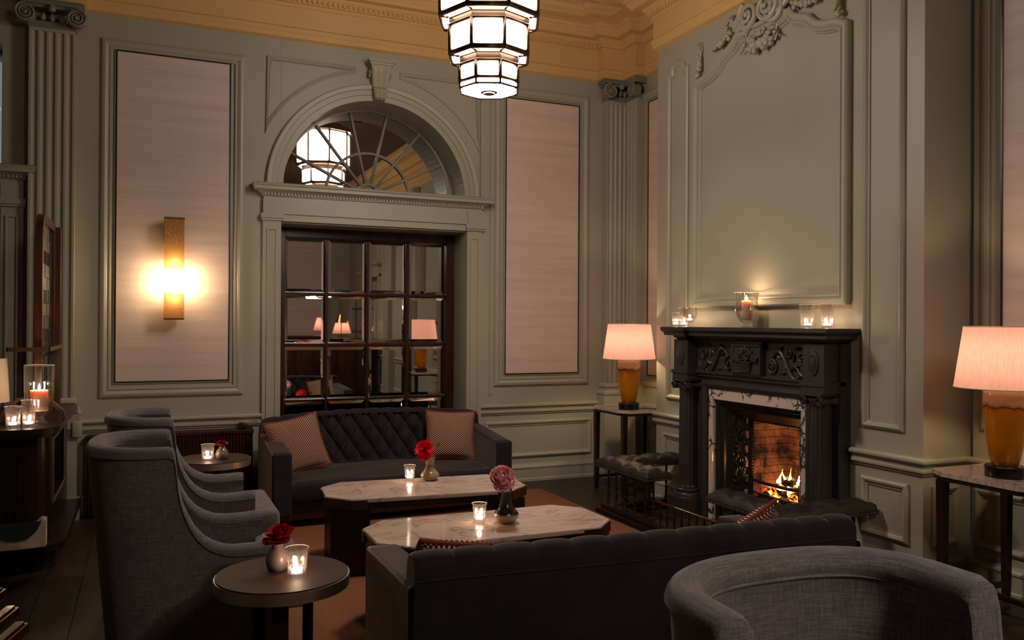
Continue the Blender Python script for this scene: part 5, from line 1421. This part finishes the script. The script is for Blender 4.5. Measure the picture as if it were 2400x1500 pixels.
def screen():
    t = thing('leaded_screen', 'tall arched wooden screen of leaded glass on the cabinet', 'screen', (-.60, -.80, .84))
    y0, y1, H = -.38, .38, 1.27
    # outline: top corner nearest the camera is rounded
    arc = [(y0+.17-.17*cos(pi/2*k/8), H-.17+.17*sin(pi/2*k/8)) for k in range(9)]
    pl = [(y0, 0)]+arc+[(y1, H), (y1, 0)]
    pl.reverse()
    area = sum(pl[i-1][0]*pl[i][1]-pl[i][0]*pl[i-1][1] for i in range(len(pl)))
    if area < 0: pl.reverse()
    m = MB(); m.sweep(pl, [(0, -.02), (0, .02), (.055, .02), (.055, -.02), (0, -.02)], lambda a, b, v: (v, a, b)); m.build('frame', 'warm_wood', t)
    m = MB(); m.box(-.02, .055, y1, y1+.06, 0, H-.02, bev=.004); m.build('post', 'warm_wood', t)
    g = MB(); ys = [y0+.055+(y1-y0-.11)*k/5 for k in range(6)]; zs = [.055+(H-.11)*k/14 for k in range(15)]
    random.seed(6); tb = MB()
    for i in range(5):
        for j in range(14):
            if i == 0 and j == 13: continue
            x = random.uniform(-.003, .003); (g if (i in (1, 2, 3) and j % 3 != 2) else tb).box(x-.002, x+.002, ys[i]+.003, ys[i+1]-.003, zs[j]+.003, zs[j+1]-.003)
    g.build('textured_glass', 'screen_glass', t, kind='stuff'); tb.build('tinted_glass', 'green_bowl', t, kind='stuff')
    m = MB()
    for y in ys[1:-1]: m.tube([(0, y, .05), (0, y, H-.05)], .004, 4)
    for z in zs[1:-1]: m.tube([(0, ys[0], z), (0, ys[-1], z)], .004, 4)
    m.build('lead_cames', 'lead', t, kind='stuff')
    m = MB(); m.box(-.16, .065, y0-.03, y0-.022, .42, .445); m.box(.06, .068, y0-.03, y1, .42, .445); m.box(-.165, -.155, y0-.03, y0+.06, .42, .445); m.build('rail', 'brass', t)
screen()
def octo():
    t = thing('octagonal_frame', 'octagonal wooden ring standing behind the hurricane vase', 'ornament', (-.63, -1.12, .84)); m = MB()
    R = .125; P = [(R*cos(pi/8+pi/4*k), .085+R*.72*sin(pi/8+pi/4*k)) for k in range(8)]
    P = [(-.17, 0), (-.155, .05), (-.075, .13), (.075, .13), (.155, .05), (.17, 0)]
    m.sweep(P, [(-.010, -.03), (-.010, .03), (.010, .03), (.010, -.03), (-.010, -.03)], lambda a, b, v: (a, v, b), closed=False); m.build('ring', 'warm_wood', t)
octo()
def left_lamp():
    t = thing('table_lamp', 'cream-shaded lamp cut off by the left edge on the cabinet', 'table lamp', (-.885, -1.15, .84))
    m = MB(); m.lathe([(.06, 0), (.06, .015), (.012, .03), (.012, .12), (.008, .2)], 24); m.build('base', 'brass', t)
    m = MB(); m.lathe([(.135, .12), (.12, .38)], 40, cap=False); m.build('lamp_shade', 'linen_shade', t, recalc=False)
left_lamp()
def stone_bowl():
    t = thing('stone_planter', 'pink stone block bowl hollowed with a green basin, on the cabinet plinth', 'bowl', (-.70, -1.50, .16)); T = None
    # block with rounded right end; the basin is cut open at the front so its section shows
    m = MB(); n = 28; rows = []
    def cut(x): 
        d = (x-.03)/.125; return .15-.105*sqrt(max(0, 1-d*d)) if abs(d) < 1 else .15
    xs = [-.24+.42*k/n for k in range(n+1)]
    for x in xs:
        e = max(0, (x-.06)/.12); yb = .16-.10*e*e; zc = cut(x)
        rows.append([(x, -.045+.02*e, 0), (x, -.045+.02*e, zc), (x, -.045+.02*e+.004, zc), (x, yb, .15), (x, yb, 0)])
    m.grid(rows, smooth=False); m.add(rows[-1], [tuple(range(5))]); m.add(rows[0], [tuple(range(5))]); m.build('block', 'stone_pink', t)
    m = MB(); rows = []
    for k in range(21):
        x = .03-.125+.25*k/20; rows.append([(x, -.046+.0*0, .151), (x, -.047, cut(x)+.001)])
    m.grid(rows, smooth=False); m.build('basin', 'green_bowl', t)
stone_bowl()
def rack():
    t = thing('slatted_rack', 'glossy red-brown wooden slatted stool at the bottom left corner', 'stool', (-.66, -3.52, 0))
    for k, (x0, y0, L_) in enumerate(((.14, .37, .5), (.21, .15, .45), (.26, -.01, .5))):
        T = Matrix.Translation((x0, y0, .40-.012*k))@Matrix.Rotation(radians(-14), 4, 'Z')
        m = MB(); m.box(-.028, .028, -L_, 0, -.035, 0, T=T, bev=.006); m.build('slat', 'lacquer', t)
        m = MB(); m.box(-.016, .016, -L_+.02, -.01, .0, .008, T=T, bev=.003); m.build('bead', 'lacquer', t)
    m = MB(); m.box(-.1, .22, -.40, -.36, .30, .37, bev=.004); m.box(-.1, .12, -.12, -.08, .30, .37, bev=.004); m.build('cross_rail', 'lacquer', t)
    for x, y in ((-.08, -.38), (.20, -.38), (-.08, -.1), (.10, -.1)): m = MB(); m.box(x-.02, x+.02, y-.02, y+.02, 0, .31); m.build('leg', 'lacquer', t)
rack()
def corbel():
    m = MB(); m.box(-.475, -.435, 0, -.14, .715, .75, bev=.004); m.ball((-.455, -.10, .775), .028, 10); m.box(-.49, -.43, 0, -.16, .60, .715, bev=.01); trim(m)

corbel()
# ------------------------------------------------------------------ rug
m = MB(); m.box(-1.40, 1.40, -2.55, 2.50, 0, .004); t = thing('woven_rug', 'brown woven jute rug under the seating', 'rug', (1.74, -2.90, .001)); m.build('field', 'jute', t)
m = MB(); m.sweep(rect(-1.41, 1.41, -2.56, 2.51), [(0, 0), (0, .005), (.05, .006), (.05, 0)], lambda a, b, v: (a, b, v)); m.build('border', 'jute', t)

# ------------------------------------------------------------------ the rest of the room, seen in the mirrored door
def behind():
    fr = lambda a, b, v: (a, -11.5+v, b)
    for x0, wh in ((-3.2, 'third panel from the fireplace side'), (-.6, 'middle panel'), (2.2, 'panel nearest the fireplace side')):
        trim(MB().sweep(rect(x0, x0+1.6, .867, 3.6), PM_BIG, fr))
        t = thing('fabric_panel', 'silk wall panel on the wall behind the camera, '+wh, 'wall panel', (x0+.8, -11.5, .98), 0, 'silk panels on the wall behind the camera'); m = MB(); m.box(-.68, .68, .001, .015, 0, 2.5); m.build('cloth', 'silk', t)
    t = thing('bar_counter', 'dark panelled bar counter seen in the mirrored door', 'counter', (2.75, -8.35, 0))
    m = MB(); m.box(-1.45, 1.45, -.25, .25, 1.08, 1.12, bev=.006); m.build('top', 'dark_wood', t)
    m = MB(); m.box(-1.40, 1.40, -.2, .2, 0, 1.08); m.build('body', 'dark_wood', t)
    for k in range(7): m = MB(); m.box(-1.3+.38*k, -1.0+.38*k, .2, .215, .2, .98, bev=.006); m.build('raised_panel', 'mahogany', t)
    t = thing('brass_lamp', 'small brass lamp on the bar counter seen in the mirrored door', 'table lamp', (3.58, -8.30, 1.12))
    m = MB(); m.lathe([(.06, 0), (.06, .012), (.012, .02), (.012, .06), (.018, .08), (.008, .10), (.008, .34)], 24); m.build('base', 'brass', t)
    m = MB(); m.lathe([(.12, .30), (.06, .46)], 32, cap=False); m.build('lamp_shade', 'brass', t)
    table_lamp_(2.75)
def table_lamp_(x):
    for xx, yy, lb in ((3.24, -9.6, 'glowing pale lamp left of the brass lamp in the mirror'), (3.85, -9.4, 'glowing pale lamp behind the brass lamp in the mirror')):
        t = thing('table_lamp', lb, 'table lamp', (xx, yy, 0))
        m = MB(); m.lathe([(.10, 0), (.10, .02), (.015, .03), (.015, 1.22)], 20); m.build('base', 'brass', t)
        m = MB(); m.lathe([(.19, 1.20), (.12, 1.46)], 40, cap=False); m.build('lamp_shade', 'shade', t, recalc=False)
        light('lamp_light', (xx, yy, 1.33), P_LAMP*.5, (1, .62, .36), .035)
behind()

def behind_right():
    # the side wall goes on past the camera: pilasters and a second doorway, met in the mirrored door
    for y in (-6.0, -7.3):
        m = MB(); poly = [(0, y), (-.09, y)]
        for i in range(5):
            c = y-.30*(i+.65)/5.3
            for k in range(7): a = pi*k/6; poly.append((-.09+.02*sin(a), c+.022*cos(a)))
        poly += [(-.09, y-.30), (0, y-.30)]
        m.prism([(XR+a, b) for a, b in poly], .88, 3.56, lambda a, b, c: (a, b, c)); m.box(XR, XR-.12, y+.03, y-.33, 3.56, 3.74); m.box(XR, XR-.12, y+.03, y-.33, 0, .88); trim(m)
    yc = -9.3
    m = MB()
    for e in (-.94, .80): m.box(XR, XR-.035, yc+e, yc+e+.14, 0, 2.32)
    m.box(XR, XR-.05, yc-.94, yc+.94, 2.26, 2.47); m.box(XR, XR-.12, yc-1.02, yc+1.02, 2.50, 2.555); m.box(XR, XR-.08, yc-.98, yc+.98, 2.47, 2.50)
    m.sweep([(yc+.9*cos(pi*k/32), 2.555+.9*sin(pi*k/32)) for k in range(33)], [(0, 0), (0, .02), (.05, .03), (.12, .04), (.13, 0)], rwall, closed=False); trim(m)
    d = struct('door_3', loc=(XR, yc, 0)); m = MB(); m.box(-.02, 0, -.80, .80, 0, 2.26); m.build('leaf', 'mahogany', d)
    for i in range(4):
        for j in range(4): m = MB(); y = -.74+.38*i; z = .3+.48*j; m.box(-.026, -.02, y, y+.33, z, z+.43); m.build('pane', 'mirror', d)
    MBx = MB().sweep(rect(-8.3, -7.7, .87, 3.55), PM_MED, rwall)
behind_right()
